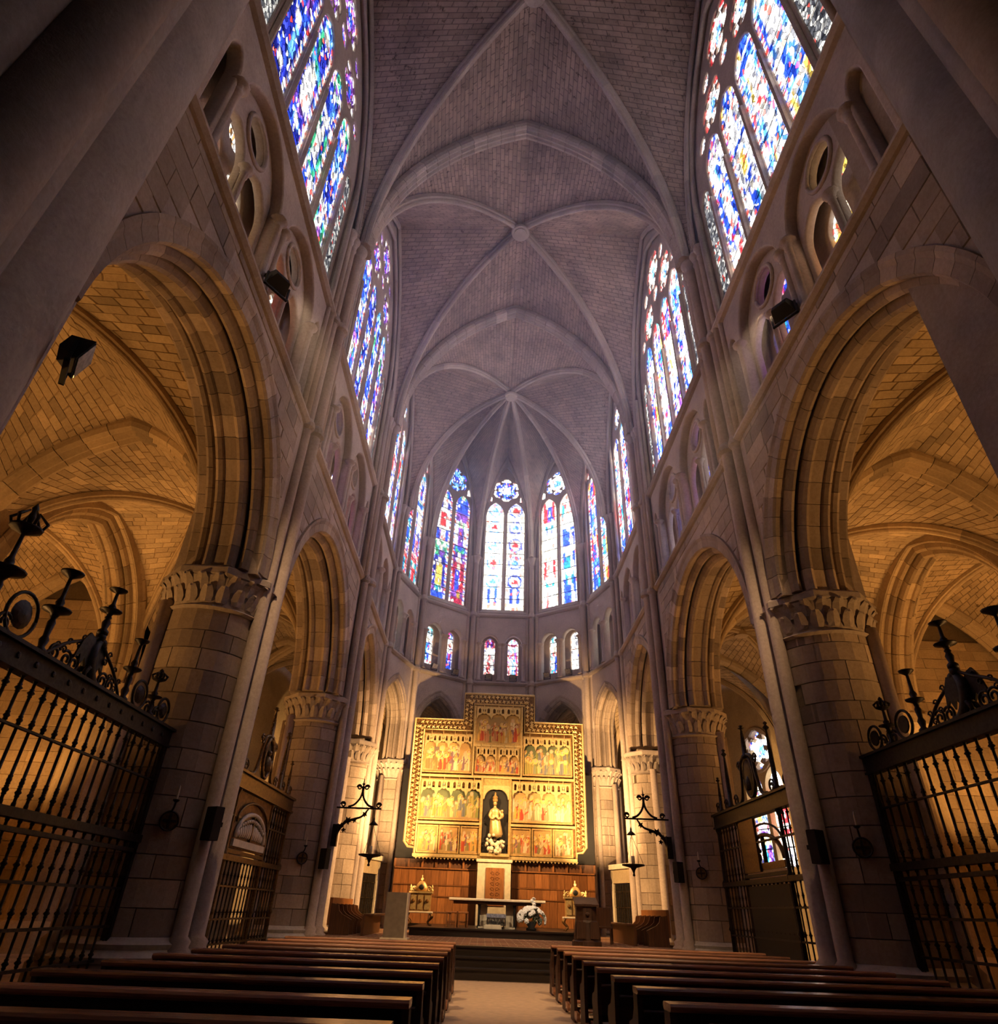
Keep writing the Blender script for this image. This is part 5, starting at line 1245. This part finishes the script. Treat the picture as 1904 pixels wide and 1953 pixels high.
# ---------------------------------------------------------------- sconces, speakers, floodlights
for sx in (-1, 1):
    for py_, gl in ((PY[2], 0), (PY[3], 1)):
        d = Vector((-sx*.56, -.83, 0)).normalized(); c = Vector((sx*(7.1 if gl == 0 else 6.9), py_, 0))+d*(1.12 if gl == 0 else 1.0)
        s_ = thing('wall_sconce', 'round cross medallion sconce on the pier beside %s' % gate_names[sx][gl], 'sconce', (c.x, c.y, 2.72), math.atan2(d.y, d.x)+PI/2, 'consecration cross sconces')
        build(MB().lathe([(.17, 0), (.17, .03), (.14, .05)], 20).xf(RX(PI/2)), 'disc', IRON_G, s_); build(MB().tube([(.16*math.cos(2*PI*i/20), -.05, .16*math.sin(2*PI*i/20)) for i in range(21)], .018, 5), 'rim', IRON, s_)
        build(MB().box(-.12, .12, -.07, -.04, -.02, .02).box(-.02, .02, -.07, -.04, -.12, .12), 'cross', IRON, s_)
        build(MB().tube(curve3([(0, -.02, .16), (0, -.14, .22), (0, -.18, .30)], 5), .018, 6).lathe([(.02, 0), (.06, .03), (.06, .05), (.02, .06)], 10, (0, -.18, .30)), 'candle_arm', IRON, s_); build(MB().lathe([(.022, 0), (.018, .22), (.004, .25)], 8), 'candle', PALE, s_, T(0, -.18, .35))
        sp = thing('column_speaker', 'slim black column loudspeaker on the pier beside %s' % gate_names[sx][gl], 'loudspeaker', (sx*(5.80 if gl == 0 else 5.68), py_-.55, 2.45), sx*.5, 'black loudspeakers on the piers')
        build(bbox(-.13, .13, -.10, .10, .0, .58), 'cabinet', BLACK, sp); build(MB().box(-.11, .11, -.115, -.10, .03, .55), 'grille', BLACK, sp); build(MB().box(-.03, .03, .10, .22, .25, .33), 'wall_bracket', BLACK, sp)
def flood(loc, rz, tilt, lab, s=1.0, grp='black floodlights'):
    f = thing('floodlight', lab, 'floodlight', loc, rz, grp)
    R_ = RX(tilt)
    build(MB().add([(-.22, -.12, -.17), (.22, -.12, -.17), (.22, -.12, .17), (-.22, -.12, .17), (-.15, .12, -.1), (.15, .12, -.1), (.15, .12, .1), (-.15, .12, .1)], [(0, 1, 2, 3), (7, 6, 5, 4), (1, 0, 4, 5), (2, 1, 5, 6), (3, 2, 6, 7), (0, 3, 7, 4)]).xf(T(0, 0, .30*s) @ R_ @ S(s, s, s)), 'housing', BLACK, f)
    build(MB().box(-.2, .2, -.135, -.12, -.15, .15).xf(T(0, 0, .30*s) @ R_ @ S(s, s, s)), 'front_glass', SILVER, f)
    build(MB().box(-.26*s, -.23*s, -.02, .02, 0, .32*s).box(.23*s, .26*s, -.02, .02, 0, .32*s).box(-.26*s, .26*s, -.03, .03, 0, .03), 'yoke', BLACK, f)
flood((-5.62, 5.40, 6.55), 2.2, .3, 'large black floodlight on the massive pier above the ambo-side dragon gate', 1.0)
flood((-5.68, 9.35, Z_STR+.13), -PI/2-.6, .5, 'black floodlight on the triforium ledge above the ambo-side dragon gate', 1.2); flood((5.68, 9.55, Z_STR+.13), PI/2+.6, .5, 'black floodlight on the triforium ledge above the lectern-side dragon gate', 1.2)
fl_lab = ['under the yellow-robed light', 'under the blue-robed light', 'under the middle pair, nearer the yellow-robed window', 'under the middle pair, nearer the glaring window', 'under the glaring window, next to the middle pair', 'under the glaring window, farther from the middle pair']
for i in range(6):
    fi = 1+i//2; (x0, y0), (x1, y1) = AP[fi], AP[fi+1]; t = (.30, .70)[i % 2]; mx, my = x0+(x1-x0)*t, y0+(y1-y0)*t; d = Vector((mx, my-YC, 0)).normalized()
    flood((mx-d.x*.2, my-d.y*.2, Z_STR+.12), math.atan2(d.y, d.x)-PI/2, .4, 'small black floodlight on the apse ledge %s' % fl_lab[i], .85, 'small floodlights on the apse ledge')
# ---------------------------------------------------------------- side doors in the apse arcade
for sx in (-1, 1):
    p, q = (AP[4], AP[5]); mx, my = sx*(p[0]+q[0])/2, (p[1]+q[1])/2; d = Vector((mx, my-YC, 0)).normalized()
    s_ = thing('screen_door', 'stone framed screen with dark grille doors between the %s apse piers' % ('ambo-side' if sx < 0 else 'lectern-side'), 'door', (mx+d.x*.4, my+d.y*.4, PZ-.69), math.atan2(d.y, d.x)-PI/2, 'stone framed screen doors')
    for x in (-1.05, .85): build(MB().box(x, x+.2, -.12, .12, 0, 3.3), 'jamb', PALE, s_)
    build(MB().box(-1.15, 1.15, -.2, .2, 3.3, 3.5), 'cornice', PALE, s_); build(MB().box(-1.05, 1.05, -.12, .12, 2.75, 3.3), 'overdoor_panel', WALLC, s_)
    for x in (-.43, .43):
        lf = build(MB().box(x-.41, x+.41, -.03, .03, .69, 2.72), 'door_leaf', BLACK, s_)
        for i in range(5): build(MB().box(x-.36+.18*i-.012, x-.36+.18*i+.012, -.06, -.03, .75, 2.68), 'bar', IRON_G, lf)
        for z in (1.2, 1.8, 2.4): build(MB().box(x-.4, x+.4, -.065, -.03, z, z+.03), 'bar', IRON_G, lf)
# ---------------------------------------------------------------- haze volume added to brighten the high choir and imitate lens veil
hz = bpy.data.materials.new('veil_haze'); hz.use_nodes = True; ht = hz.node_tree; ht.nodes.clear()
ho = ht.nodes.new('ShaderNodeOutputMaterial'); hv = ht.nodes.new('ShaderNodeVolumeScatter')
hv.inputs['Color'].default_value = (.86, .86, 1.0, 1); hv.inputs['Density'].default_value = .010; hv.inputs['Anisotropy'].default_value = .25
ht.links.new(hv.outputs[0], ho.inputs['Volume'])
haze = build(MB().box(-5.45, 5.45, 9.0, 36.0, 9.5, 29.2), 'haze', hz, kind='stuff', label='added bluish haze volume imitating lens veil in the high choir', category='haze')
